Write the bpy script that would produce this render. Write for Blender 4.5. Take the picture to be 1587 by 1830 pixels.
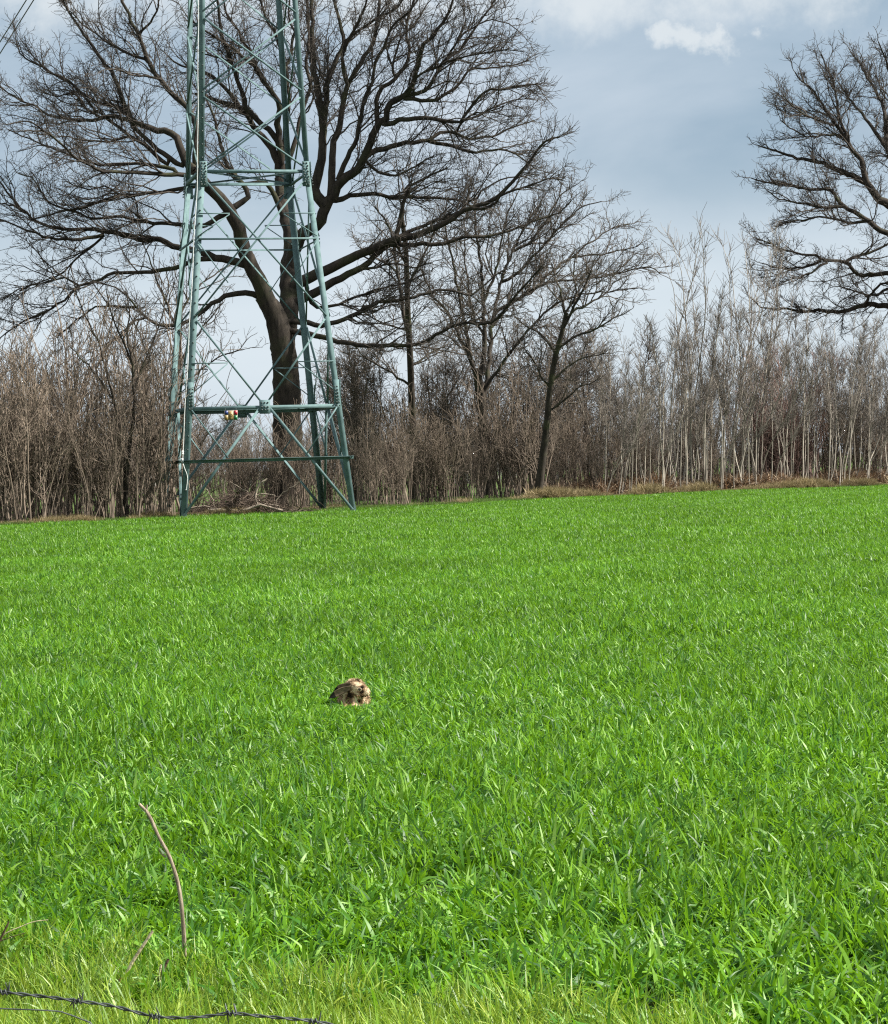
import bpy, bmesh, math
import numpy as np
from mathutils import Vector, Matrix

for o in list(bpy.data.objects):
    bpy.data.objects.remove(o)
scene = bpy.context.scene
COL = scene.collection
rng = np.random.default_rng(7)
R = math.radians

# ------------------------------------------------------------------ camera
F, CX, HY, CAMZ = 4400.0, 793.5, 830.0, 1.65      # focal length and horizon in photo pixels
cam = bpy.data.cameras.new('camera')
cam.sensor_fit = 'HORIZONTAL'
cam.sensor_width = 36.0
cam.lens = 36.0 * F / 1587.0
cam.shift_y = -(915.0 - HY) / 1587.0
cam.clip_start = 0.1
cam.clip_end = 6000.0
camo = bpy.data.objects.new('camera', cam)
COL.objects.link(camo)
camo.location = (0, 0, CAMZ)
ROLL = R(1.6)                                       # the phone was held slightly tilted
_c, _s = math.cos(ROLL), math.sin(ROLL)
camo.matrix_world = Matrix(((_c, _s, 0, 0), (0, 0, -1, 0), (-_s, _c, 0, CAMZ), (0, 0, 0, 1)))
scene.camera = camo

# ------------------------------------------------------------------ sun and sky
SUN_AZ, SUN_EL = R(96), R(42)                      # azimuth from the view direction (+Y) towards +X
sun_dir = Vector((math.sin(SUN_AZ) * math.cos(SUN_EL), math.cos(SUN_AZ) * math.cos(SUN_EL), math.sin(SUN_EL)))
sl = bpy.data.lights.new('sun', 'SUN')
sl.energy = 5.0
sl.angle = R(1.5)
sl.color = (1.0, 0.95, 0.87)
so = bpy.data.objects.new('sun', sl)
COL.objects.link(so)
so.rotation_euler = (-sun_dir).to_track_quat('-Z', 'Y').to_euler()

world = bpy.data.worlds.new('World')
scene.world = world
world.use_nodes = True
wt = world.node_tree
wn, wl = wt.nodes, wt.links
wn.clear()


def wnode(t, **kw):
    n = wn.new(t)
    for k, v in kw.items():
        setattr(n, k, v)
    return n


sky = wnode('ShaderNodeTexSky', sky_type='NISHITA', sun_disc=False)
sky.sun_elevation = SUN_EL
sky.sun_rotation = SUN_AZ
sky.dust_density = 2.0
sky.air_density = 1.2
tc = wnode('ShaderNodeTexCoord')
sep = wnode('ShaderNodeSeparateXYZ')
wl.new(tc.outputs['Generated'], sep.inputs[0])
zc = wnode('ShaderNodeMath', operation='MAXIMUM')
wl.new(sep.outputs['Z'], zc.inputs[0]); zc.inputs[1].default_value = 0.0
za = wnode('ShaderNodeMath', operation='ADD')
wl.new(zc.outputs[0], za.inputs[0]); za.inputs[1].default_value = 0.16
dv = wnode('ShaderNodeVectorMath', operation='DIVIDE')
cmb = wnode('ShaderNodeCombineXYZ')
for i in range(3):
    wl.new(za.outputs[0], cmb.inputs[i])
wl.new(tc.outputs['Generated'], dv.inputs[0])
wl.new(cmb.outputs[0], dv.inputs[1])
mp = wnode('ShaderNodeMapping')
mp.inputs['Location'].default_value = (3.1, 0.4, 0.0)
mp.inputs['Scale'].default_value = (1.0, 0.75, 0.0)
wl.new(dv.outputs[0], mp.inputs[0])
nz = wnode('ShaderNodeTexNoise')
nz.inputs['Scale'].default_value = 1.15
nz.inputs['Detail'].default_value = 7.0
nz.inputs['Roughness'].default_value = 0.52
nz.inputs['Distortion'].default_value = 0.35
wl.new(mp.outputs[0], nz.inputs['Vector'])
rmp = wnode('ShaderNodeValToRGB')
rmp.color_ramp.elements[0].position = 0.36
rmp.color_ramp.elements[0].color = (0, 0, 0, 1)
rmp.color_ramp.elements[1].position = 0.66
rmp.color_ramp.elements[1].color = (1, 1, 1, 1)
wl.new(nz.outputs['Fac'], rmp.inputs[0])
# one brighter break in the cloud, ragged by noise
dist = wnode('ShaderNodeVectorMath', operation='DISTANCE')
nrm = wnode('ShaderNodeVectorMath', operation='NORMALIZE')
wl.new(tc.outputs['Generated'], nrm.inputs[0])
nz2 = wnode('ShaderNodeTexNoise')
nz2.inputs['Scale'].default_value = 34.0
nz2.inputs['Detail'].default_value = 9.0
nz2.inputs['Roughness'].default_value = 0.6
wl.new(nrm.outputs[0], nz2.inputs['Vector'])
wob = wnode('ShaderNodeVectorMath', operation='MULTIPLY_ADD')
wl.new(nz2.outputs['Color'], wob.inputs[0])
wob.inputs[1].default_value = (0.16, 0.0, 0.08)
wl.new(nrm.outputs[0], wob.inputs[2])
sc3 = wnode('ShaderNodeVectorMath', operation='MULTIPLY')
wl.new(wob.outputs[0], sc3.inputs[0]); sc3.inputs[1].default_value = (1.0, 1.0, 1.9)
_b = Vector((0.1015, 1.0, 0.166)).normalized()
dist.inputs[1].default_value = (_b.x + 0.091, _b.y, (_b.z + 0.046) * 1.9)
wl.new(sc3.outputs[0], dist.inputs[0])
mr = wnode('ShaderNodeMapRange')
mr.interpolation_type = 'SMOOTHSTEP'
mr.inputs['From Min'].default_value = 0.028
mr.inputs['From Max'].default_value = 0.006
wl.new(dist.outputs['Value'], mr.inputs['Value'])
# cloud colour: grey-blue body, bright thin parts
cm = wnode('ShaderNodeMix', data_type='RGBA')
cm.inputs[6].default_value = (2.95, 4.15, 5.35, 1)
cm.inputs[7].default_value = (6.2, 7.0, 7.9, 1)
wl.new(rmp.outputs[0], cm.inputs[0])
cm2 = wnode('ShaderNodeMix', data_type='RGBA')
cm2.inputs[7].default_value = (8.0, 8.4, 8.6, 1)
wl.new(cm.outputs[2], cm2.inputs[6])
# a bank of bright cloud higher up, above the frame's upper edge
mr2 = wnode('ShaderNodeMapRange')
mr2.interpolation_type = 'SMOOTHSTEP'
mr2.inputs['From Min'].default_value = 0.203
mr2.inputs['From Max'].default_value = 0.236
sep2 = wnode('ShaderNodeSeparateXYZ')
wl.new(wob.outputs[0], sep2.inputs[0])
wl.new(sep2.outputs['Z'], mr2.inputs['Value'])
mxm = wnode('ShaderNodeMath', operation='MAXIMUM')
wl.new(mr.outputs[0], mxm.inputs[0]); wl.new(mr2.outputs[0], mxm.inputs[1])
pm = wnode('ShaderNodeMath', operation='MULTIPLY')
wl.new(mxm.outputs[0], pm.inputs[0]); pm.inputs[1].default_value = 0.75
wl.new(pm.outputs[0], cm2.inputs[0])
# haze brightens the cloud base towards the horizon
hz = wnode('ShaderNodeMapRange')
hz.interpolation_type = 'SMOOTHSTEP'
hz.inputs['From Min'].default_value = 0.14
hz.inputs['From Max'].default_value = 0.05
hz.inputs['To Max'].default_value = 0.85
wl.new(sep.outputs['Z'], hz.inputs['Value'])
cm3 = wnode('ShaderNodeMix', data_type='RGBA')
cm3.inputs[7].default_value = (7.2, 8.1, 8.8, 1)
wl.new(hz.outputs[0], cm3.inputs[0]); wl.new(cm2.outputs[2], cm3.inputs[6])
mx = wnode('ShaderNodeMix', data_type='RGBA')
mx.inputs[0].default_value = 0.9
wl.new(sky.outputs[0], mx.inputs[6])
wl.new(cm3.outputs[2], mx.inputs[7])
bg = wnode('ShaderNodeBackground')
bg.inputs['Strength'].default_value = 0.05
wl.new(mx.outputs[2], bg.inputs['Color'])
wo = wnode('ShaderNodeOutputWorld')
wl.new(bg.outputs[0], wo.inputs[0])

vs = scene.view_settings
vs.view_transform = 'Standard'
vs.look = 'None'
vs.exposure = 1.12
vs.gamma = 1.0
vs.use_curve_mapping = False
scene.render.engine = 'CYCLES'
cy = scene.cycles
cy.max_bounces = 4
cy.diffuse_bounces = 1
cy.glossy_bounces = 2
cy.transmission_bounces = 4
cy.transparent_max_bounces = 4
cy.use_denoising = False
cy.pixel_filter_type = 'BLACKMAN_HARRIS'
cy.filter_width = 1.2
cy.sample_clamp_indirect = 4.0


# ------------------------------------------------------------------ helpers
def ground_z(X, Y):
    X = np.asarray(X, float); Y = np.asarray(Y, float)
    z = 0.02 * np.sin(X * 0.55 + 1.3) * np.sin(Y * 0.31) + 0.015 * np.sin(X * 0.21 + Y * 0.17)
    return z


def P(x, y, Y):
    """photo pixel at a chosen distance -> point in the place"""
    dx, dy = x - CX, y - HY
    return np.array([(dx * _c - dy * _s) / F * Y, Y, CAMZ - (dx * _s + dy * _c) / F * Y])


def G(x, Y):
    X = (x - CX) / F * Y
    return np.array([X, Y, float(ground_z(X, Y))])


EX = np.array([-60., -30., -14.5, -9.0, -3.2, 3.9, 21.1, 60.])
EY = np.array([58., 73., 80.6, 84.7, 91.6, 103., 117., 140.])


def edge_y(X):
    return np.interp(X, EX, EY)


def mesh_np(name, V, Q, mats=None, smooth=True, attrs=None, mi=None):
    """V (n,3), Q (f,3|4) -> mesh"""
    me = bpy.data.meshes.new(name)
    V = np.ascontiguousarray(V, dtype=np.float32)
    Q = np.ascontiguousarray(Q, dtype=np.int32)
    k = Q.shape[1]
    me.vertices.add(len(V)); me.vertices.foreach_set('co', V.ravel())
    me.loops.add(Q.size); me.loops.foreach_set('vertex_index', Q.ravel())
    me.polygons.add(len(Q))
    me.polygons.foreach_set('loop_start', np.arange(0, Q.size, k, dtype=np.int32))
    if smooth:
        me.polygons.foreach_set('use_smooth', np.ones(len(Q), dtype=bool))
    if mi is not None:
        me.polygons.foreach_set('material_index', np.asarray(mi, dtype=np.int32))
    for m in (mats or []):
        me.materials.append(m)
    if attrs:
        for an, arr in attrs.items():
            a = me.attributes.new(an, 'FLOAT', 'POINT')
            a.data.foreach_set('value', np.ascontiguousarray(arr, dtype=np.float32))
    me.update(calc_edges=True)
    me.validate()
    return me


def link(name, me, parent=None, loc=None, rz=None, **props):
    o = bpy.data.objects.new(name, me)
    COL.objects.link(o)
    if parent is not None:
        o.parent = parent
    if loc is not None:
        o.location = loc
    if rz is not None:
        o.rotation_euler = (0, 0, rz)
    for k, v in props.items():
        o[k] = v
    return o


def empty(name, loc, label, category, group=None, rz=0.0):
    o = bpy.data.objects.new(name, None)
    o.empty_display_size = 0.3
    COL.objects.link(o)
    o.location = [float(c) for c in loc]
    o.rotation_euler = (0, 0, rz)
    o['label'] = label
    o['category'] = category
    if group:
        o['group'] = group
    return o


def nrmz(a):
    return a / np.maximum(np.linalg.norm(a, axis=-1, keepdims=True), 1e-9)


class Geo:
    """collects vertex / quad arrays"""
    def __init__(self):
        self.V, self.Q, self.n = [], [], 0

    def add(self, V, Q):
        self.V.append(V); self.Q.append(Q + self.n); self.n += len(V)
        return self

    def tubes(self, pts, rad, S=3):
        pts = np.asarray(pts, float); rad = np.asarray(rad, float)
        N, K, _ = pts.shape
        t = np.gradient(pts, axis=1); t = nrmz(t)
        m = np.abs(nrmz(pts[:, -1] - pts[:, 0]))
        ref = np.zeros((N, 3)); ref[np.arange(N), np.argmin(m, axis=1)] = 1.0
        u = nrmz(np.cross(t, ref[:, None, :])); v = np.cross(t, u)
        a = np.arange(S) * 2 * np.pi / S
        ring = (u[:, :, None, :] * np.cos(a)[None, None, :, None] + v[:, :, None, :] * np.sin(a)[None, None, :, None])
        V = pts[:, :, None, :] + ring * rad[:, :, None, None]
        idx = np.arange(N * K * S).reshape(N, K, S)
        nx = np.roll(idx, -1, axis=2)
        Q = np.stack([idx[:, :-1], nx[:, :-1], nx[:, 1:], idx[:, 1:]], axis=-1).reshape(-1, 4)
        return self.add(V.reshape(-1, 3), Q)

    def box(self, c, ax, half):
        """oriented box: centre, three axes (rows), half sizes"""
        c = np.asarray(c, float); ax = np.asarray(ax, float)
        s = np.array([[x, y, z] for x in (-1, 1) for y in (-1, 1) for z in (-1, 1)], float)
        V = c + (s * np.asarray(half)) @ ax
        Q = np.array([[0, 1, 3, 2], [4, 6, 7, 5], [0, 4, 5, 1], [2, 3, 7, 6], [0, 2, 6, 4], [1, 5, 7, 3]])
        return self.add(V, Q)

    def angle(self, a, b, n1, n2, w, th):
        """L-section steel from a to b; flanges along n1 and n2 from the heel line a-b"""
        a = np.asarray(a, float); b = np.asarray(b, float)
        L = np.linalg.norm(b - a); t = (b - a) / L
        n1 = np.asarray(n1, float); n1 = n1 - t * (n1 @ t); n1 /= np.linalg.norm(n1)
        n2 = np.asarray(n2, float); n2 = n2 - t * (n2 @ t); n2 = n2 - n1 * (n2 @ n1); n2 /= np.linalg.norm(n2)
        prof = [(0, 0), (w, 0), (w, th), (th, th), (th, w), (0, w)]
        V = np.array([a + n1 * p + n2 * q for p, q in prof] + [b + n1 * p + n2 * q for p, q in prof])
        Q = [[i, (i + 1) % 6, (i + 1) % 6 + 6, i + 6] for i in range(6)]
        Q += [[0, 3, 2, 1], [0, 5, 4, 3], [6, 7, 8, 9], [6, 9, 10, 11]]
        return self.add(V, np.array(Q))

    def mesh(self, name, mats, smooth=True, attrs=None):
        return mesh_np(name, np.concatenate(self.V), np.concatenate(self.Q), mats, smooth, attrs)


def resample(pts, K):
    """smooth polyline (n,3) -> (K,3) by Catmull-Rom"""
    p = np.asarray(pts, float)
    if len(p) == 2:
        return p[0] + np.linspace(0, 1, K)[:, None] * (p[1] - p[0])
    e = np.vstack([2 * p[0] - p[1], p, 2 * p[-1] - p[-2]])
    out = []
    for i in range(len(p) - 1):
        p0, p1, p2, p3 = e[i:i + 4]
        t = np.linspace(0, 1, 13)[:-1, None]
        out.append(0.5 * ((2 * p1) + (-p0 + p2) * t + (2 * p0 - 5 * p1 + 4 * p2 - p3) * t ** 2 + (-p0 + 3 * p1 - 3 * p2 + p3) * t ** 3))
    q = np.vstack(out + [p[-1:]])
    d = np.r_[0, np.cumsum(np.linalg.norm(np.diff(q, axis=0), axis=1))]
    s = np.linspace(0, d[-1], K)
    return np.stack([np.interp(s, d, q[:, j]) for j in range(q.shape[1])], axis=1)


def grow(P0, D0, L, R0, R1, nseg, wander=0.2, up=0.0, zig=0.0, g=None):
    g = g or rng
    N = len(P0)
    pts = np.zeros((N, nseg + 1, 3)); pts[:, 0] = P0
    d = nrmz(D0.copy()); p = P0.copy()
    sgn = np.where(g.random(N) < .5, -1.0, 1.0)
    side = nrmz(np.cross(d, g.normal(size=(N, 3))))
    for k in range(nseg):
        w = wander * g.normal(size=(N, 3)) + zig * (sgn * (-1) ** k)[:, None] * side
        w[:, 2] += up
        d = nrmz(d + w)
        p = p + d * (L / nseg)[:, None]
        pts[:, k + 1] = p
    f = np.linspace(0, 1, nseg + 1)[None]
    rad = R0[:, None] * (1 - f) + R1[:, None] * f
    return pts, rad


def sprout(pts, rad, M, t0, t1, amin, amax, g=None, bias=None):
    """M side shoots on each path -> start points, directions, parent radius, position t, parent index"""
    g = g or rng
    N, K, _ = pts.shape
    t = np.sort(t0 + (t1 - t0) * g.random((N, M)), axis=1)
    x = t * (K - 1); i = np.minimum(x.astype(int), K - 2); f = (x - i)[..., None]
    r = np.arange(N)[:, None]
    p = pts[r, i] * (1 - f) + pts[r, i + 1] * f
    tan = nrmz(pts[r, i + 1] - pts[r, i])
    pr = rad[r, i] * (1 - f[..., 0]) + rad[r, i + 1] * f[..., 0]
    perp = nrmz(np.cross(tan, g.normal(size=tan.shape)))
    if bias is not None:
        perp = perp + np.asarray(bias)
        perp = nrmz(perp - tan * np.sum(perp * tan, -1, keepdims=True))
    a = amin + (amax - amin) * g.random((N, M))
    d = tan * np.cos(a)[..., None] + perp * np.sin(a)[..., None]
    return p.reshape(-1, 3), d.reshape(-1, 3), pr.ravel(), t.ravel(), np.repeat(np.arange(N), M)


# ------------------------------------------------------------------ materials
def new_mat(name):
    m = bpy.data.materials.new(name)
    m.use_nodes = True
    nt = m.node_tree
    nt.nodes.clear()
    out = nt.nodes.new('ShaderNodeOutputMaterial')
    return m, nt, out


def bark_mat(name, c1, c2, scale=6.0, rough=0.85, bump=0.5, stretch=(1, 1, 0.25), c3=None, per_object=0.0):
    m, nt, out = new_mat(name)
    b = nt.nodes.new('ShaderNodeBsdfPrincipled')
    b.inputs['Roughness'].default_value = rough
    b.inputs['Specular IOR Level'].default_value = 0.25
    t = nt.nodes.new('ShaderNodeTexCoord')
    mpn = nt.nodes.new('ShaderNodeMapping'); mpn.inputs['Scale'].default_value = stretch
    nt.links.new(t.outputs['Object'], mpn.inputs[0])
    n = nt.nodes.new('ShaderNodeTexNoise'); n.inputs['Scale'].default_value = scale; n.inputs['Detail'].default_value = 6
    n.inputs['Roughness'].default_value = 0.65
    nt.links.new(mpn.outputs[0], n.inputs['Vector'])
    r = nt.nodes.new('ShaderNodeValToRGB')
    r.color_ramp.elements[0].position = 0.35; r.color_ramp.elements[0].color = (*c1, 1)
    r.color_ramp.elements[1].position = 0.65; r.color_ramp.elements[1].color = (*c2, 1)
    nt.links.new(n.outputs['Fac'], r.inputs[0])
    col = r.outputs[0]
    if c3:
        n2 = nt.nodes.new('ShaderNodeTexNoise'); n2.inputs['Scale'].default_value = scale * 0.18; n2.inputs['Detail'].default_value = 3
        nt.links.new(t.outputs['Object'], n2.inputs['Vector'])
        mr_ = nt.nodes.new('ShaderNodeMapRange'); mr_.inputs['From Min'].default_value = 0.52; mr_.inputs['From Max'].default_value = 0.7
        nt.links.new(n2.outputs['Fac'], mr_.inputs['Value'])
        mxx = nt.nodes.new('ShaderNodeMix'); mxx.data_type = 'RGBA'
        nt.links.new(mr_.outputs[0], mxx.inputs[0]); nt.links.new(col, mxx.inputs[6]); mxx.inputs[7].default_value = (*c3, 1)
        col = mxx.outputs[2]
    if per_object:
        oi = nt.nodes.new('ShaderNodeObjectInfo')
        hs = nt.nodes.new('ShaderNodeHueSaturation')
        mv = nt.nodes.new('ShaderNodeMapRange'); mv.inputs['To Min'].default_value = 1 - per_object; mv.inputs['To Max'].default_value = 1 + per_object
        nt.links.new(oi.outputs['Random'], mv.inputs['Value']); nt.links.new(mv.outputs[0], hs.inputs['Value'])
        nt.links.new(col, hs.inputs['Color']); col = hs.outputs[0]
    nt.links.new(col, b.inputs['Base Color'])
    if bump:
        bp = nt.nodes.new('ShaderNodeBump'); bp.inputs['Strength'].default_value = bump; bp.inputs['Distance'].default_value = 0.03
        nt.links.new(n.outputs['Fac'], bp.inputs['Height']); nt.links.new(bp.outputs[0], b.inputs['Normal'])
    nt.links.new(b.outputs[0], out.inputs[0])
    return m


def blade_mat(name, stops, rough=0.38, trans=0.4, tcol=(0.22, 0.42, 0.03), spec=0.5, patch=0.25):
    """leaf blades: colour by a random value stored per blade, light shining through"""
    m, nt, out = new_mat(name)
    at = nt.nodes.new('ShaderNodeAttribute'); at.attribute_name = 'tint'
    r = nt.nodes.new('ShaderNodeValToRGB')
    e = r.color_ramp.elements
    e[0].position = stops[0][0]; e[0].color = (*stops[0][1], 1)
    e[1].position = stops[-1][0]; e[1].color = (*stops[-1][1], 1)
    for p_, c_ in stops[1:-1]:
        q = e.new(p_); q.color = (*c_, 1)
    nt.links.new(at.outputs['Fac'], r.inputs[0])
    geo = nt.nodes.new('ShaderNodeNewGeometry')
    n = nt.nodes.new('ShaderNodeTexNoise'); n.inputs['Scale'].default_value = 0.22; n.inputs['Detail'].default_value = 4
    nt.links.new(geo.outputs['Position'], n.inputs['Vector'])
    mv = nt.nodes.new('ShaderNodeMapRange'); mv.inputs['From Min'].default_value = 0.3; mv.inputs['From Max'].default_value = 0.7
    mv.inputs['To Min'].default_value = 1 - patch; mv.inputs['To Max'].default_value = 1 + patch
    nt.links.new(n.outputs['Fac'], mv.inputs['Value'])
    hs = nt.nodes.new('ShaderNodeHueSaturation')
    nt.links.new(mv.outputs[0], hs.inputs['Value']); nt.links.new(r.outputs[0], hs.inputs['Color'])
    b = nt.nodes.new('ShaderNodeBsdfPrincipled')
    b.inputs['Roughness'].default_value = rough
    b.inputs['Specular IOR Level'].default_value = spec
    nt.links.new(hs.outputs[0], b.inputs['Base Color'])
    tr = nt.nodes.new('ShaderNodeBsdfTranslucent')
    mxx = nt.nodes.new('ShaderNodeMix'); mxx.data_type = 'RGBA'; mxx.inputs[0].default_value = 0.55
    nt.links.new(hs.outputs[0], mxx.inputs[6]); mxx.inputs[7].default_value = (*tcol, 1)
    nt.links.new(mxx.outputs[2], tr.inputs['Color'])
    ms = nt.nodes.new('ShaderNodeMixShader'); ms.inputs[0].default_value = trans
    nt.links.new(b.outputs[0], ms.inputs[1]); nt.links.new(tr.outputs[0], ms.inputs[2])
    nt.links.new(ms.outputs[0], out.inputs[0])
    return m


def plain_mat(name, col, rough=0.6, metal=0.0, noise=0.0, scale=20.0, spec=0.5):
    m, nt, out = new_mat(name)
    b = nt.nodes.new('ShaderNodeBsdfPrincipled')
    b.inputs['Roughness'].default_value = rough
    b.inputs['Metallic'].default_value = metal
    b.inputs['Specular IOR Level'].default_value = spec
    b.inputs['Base Color'].default_value = (*col, 1)
    if noise:
        t = nt.nodes.new('ShaderNodeTexCoord')
        n = nt.nodes.new('ShaderNodeTexNoise'); n.inputs['Scale'].default_value = scale; n.inputs['Detail'].default_value = 5
        nt.links.new(t.outputs['Object'], n.inputs['Vector'])
        r = nt.nodes.new('ShaderNodeValToRGB')
        r.color_ramp.elements[0].position = 0.3; r.color_ramp.elements[0].color = (*[c * (1 - noise) for c in col], 1)
        r.color_ramp.elements[1].position = 0.7; r.color_ramp.elements[1].color = (*[min(1, c * (1 + noise)) for c in col], 1)
        nt.links.new(n.outputs['Fac'], r.inputs[0]); nt.links.new(r.outputs[0], b.inputs['Base Color'])
    nt.links.new(b.outputs[0], out.inputs[0])
    return m


M_OAK = bark_mat('oak_bark', (0.013, 0.010, 0.008), (0.050, 0.040, 0.030), 5.0, bump=1.0, c3=(0.038, 0.040, 0.018))
M_TWIG = bark_mat('oak_twig', (0.045, 0.038, 0.032), (0.085, 0.072, 0.060), 2.0, bump=0.0)
M_TREE = bark_mat('tree_bark', (0.020, 0.016, 0.013), (0.058, 0.048, 0.037), 6.0, bump=0.6, c3=(0.05, 0.055, 0.025))
M_TREETW = bark_mat('tree_twig', (0.058, 0.049, 0.040), (0.125, 0.105, 0.086), 2.0, bump=0.0)
M_SHRUB = bark_mat('shrub_bark', (0.085, 0.066, 0.050), (0.25, 0.20, 0.155), 3.0, bump=0.0, per_object=0.3)
M_SHRUBR = bark_mat('reddish_shrub_bark', (0.13, 0.082, 0.07), (0.28, 0.19, 0.165), 3.0, bump=0.0, per_object=0.25)
M_PALE = bark_mat('pale_sapling_bark', (0.20, 0.175, 0.145), (0.46, 0.415, 0.35), 4.0, bump=0.3, per_object=0.35)
M_PALETW = bark_mat('sapling_twig', (0.11, 0.095, 0.082), (0.25, 0.22, 0.19), 2.0, bump=0.0, per_object=0.25)
M_FAR = bark_mat('distant_twigs', (0.16, 0.145, 0.14), (0.26, 0.24, 0.225), 0.3, bump=0.0)  # paler, flatter bark colour: distance haze is put into it
M_DEAD = bark_mat('dead_wood', (0.16, 0.13, 0.10), (0.40, 0.34, 0.27), 5.0, bump=0.4)
M_DEADD = bark_mat('dead_twigs', (0.05, 0.036, 0.027), (0.14, 0.105, 0.08), 3.0, bump=0.0)
M_WHEAT = blade_mat('young_wheat', [(0.0, (0.010, 0.043, 0.007)), (0.3, (0.036, 0.128, 0.011)), (0.55, (0.092, 0.235, 0.016)), (0.8, (0.172, 0.340, 0.022)), (1.0, (0.30, 0.45, 0.15))],
                    rough=0.45, trans=0.34, tcol=(0.26, 0.53, 0.010), spec=0.32)  # tint range widened so blade colour carries part of the light and shade contrast
M_VERGE = blade_mat('verge_grass', [(0.0, (0.045, 0.12, 0.012)), (0.5, (0.17, 0.31, 0.025)), (0.88, (0.35, 0.45, 0.05)), (1.0, (0.62, 0.57, 0.24))],
                    rough=0.45, trans=0.4, tcol=(0.34, 0.46, 0.04), patch=0.2)
M_ROUGH = blade_mat('rough_grass', [(0.0, (0.04, 0.085, 0.016)), (0.6, (0.085, 0.16, 0.03)), (1.0, (0.22, 0.24, 0.08))],
                    rough=0.6, trans=0.3, tcol=(0.14, 0.2, 0.03), spec=0.25)
M_DRY = blade_mat('dry_grass', [(0.0, (0.10, 0.085, 0.04)), (0.5, (0.24, 0.19, 0.10)), (1.0, (0.42, 0.34, 0.20))],
                  rough=0.7, trans=0.25, tcol=(0.3, 0.25, 0.12), spec=0.2)
M_BRACK = blade_mat('dead_bracken', [(0.0, (0.06, 0.042, 0.028)), (0.5, (0.17, 0.12, 0.08)), (1.0, (0.36, 0.28, 0.19))],
                    rough=0.8, trans=0.25, tcol=(0.25, 0.13, 0.06), spec=0.15)

# ------------------------------------------------------------------ terrain
xs = np.unique(np.concatenate([np.linspace(-900, -60, 22), np.linspace(-60, 60, 161), np.linspace(60, 900, 22)]))
ys = np.unique(np.concatenate([np.linspace(-60, 0, 7), np.linspace(0, 12, 49), np.linspace(12, 180, 225), np.linspace(180, 3000, 40)]))
XX, YY = np.meshgrid(xs, ys)
ZZ = ground_z(XX, YY)
nx_, ny_ = len(xs), len(ys)
V = np.stack([XX, YY, ZZ], -1).reshape(-1, 3)
i0 = np.arange(ny_ - 1)[:, None] * nx_ + np.arange(nx_ - 1)[None]
Q = np.stack([i0, i0 + 1, i0 + nx_ + 1, i0 + nx_], -1).reshape(-1, 4)


def verge_y(X):
    return 7.80 - 0.78 * (X + 0.85) + 0.06 * np.sin(X * 5.0)


ed = V[:, 1] - edge_y(V[:, 0])
zone_hedge = np.clip(1.0 - np.abs(ed - 9.0) / 9.5, 0, 1) ** 0.5
zone_hedge = np.where(ed > -1, zone_hedge, 0)
zone_meadow = np.clip((ed - np.where(V[:, 0] > 4, 75, 14)) / 6, 0, 1)
zone_hedge = np.where((V[:, 0] > 4) & (ed > 9) & (ed < 78), 1.0, zone_hedge)
zone_verge = np.clip((verge_y(V[:, 0]) - V[:, 1]) / 0.4, 0, 1)
m, nt, out = new_mat('field_ground')
b = nt.nodes.new('ShaderNodeBsdfPrincipled'); b.inputs['Roughness'].default_value = 0.95; b.inputs['Specular IOR Level'].default_value = 0.1
geo = nt.nodes.new('ShaderNodeNewGeometry')


def _noise(scale, detail=5):
    n = nt.nodes.new('ShaderNodeTexNoise'); n.inputs['Scale'].default_value = scale; n.inputs['Detail'].default_value = detail
    nt.links.new(geo.outputs['Position'], n.inputs['Vector'])
    return n


def _two(n, c1, c2, lo=0.35, hi=0.65):
    r = nt.nodes.new('ShaderNodeValToRGB')
    r.color_ramp.elements[0].position = lo; r.color_ramp.elements[0].color = (*c1, 1)
    r.color_ramp.elements[1].position = hi; r.color_ramp.elements[1].color = (*c2, 1)
    nt.links.new(n.outputs['Fac'], r.inputs[0])
    return r


cur = _two(_noise(9), (0.022, 0.028, 0.012), (0.035, 0.055, 0.015)).outputs[0]
for an, rr in (('hedge', _two(_noise(2.5), (0.055, 0.042, 0.026), (0.16, 0.115, 0.07))),
               ('meadow', _two(_noise(0.35), (0.05, 0.085, 0.022), (0.085, 0.125, 0.035))),
               ('verge', _two(_noise(12), (0.035, 0.045, 0.015), (0.12, 0.11, 0.045)))):
    a = nt.nodes.new('ShaderNodeAttribute'); a.attribute_name = an
    mxx = nt.nodes.new('ShaderNodeMix'); mxx.data_type = 'RGBA'
    nt.links.new(a.outputs['Fac'], mxx.inputs[0]); nt.links.new(cur, mxx.inputs[6]); nt.links.new(rr.outputs[0], mxx.inputs[7])
    cur = mxx.outputs[2]
nt.links.new(cur, b.inputs['Base Color'])
bp = nt.nodes.new('ShaderNodeBump'); bp.inputs['Strength'].default_value = 0.7; bp.inputs['Distance'].default_value = 0.05
nt.links.new(_noise(25, 6).outputs['Fac'], bp.inputs['Height']); nt.links.new(bp.outputs[0], b.inputs['Normal'])
nt.links.new(b.outputs[0], out.inputs[0])
M_GROUND = m
link('ground', mesh_np('ground', V, Q, [M_GROUND], True, {'hedge': zone_hedge, 'meadow': zone_meadow, 'verge': zone_verge}), kind='structure')


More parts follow.
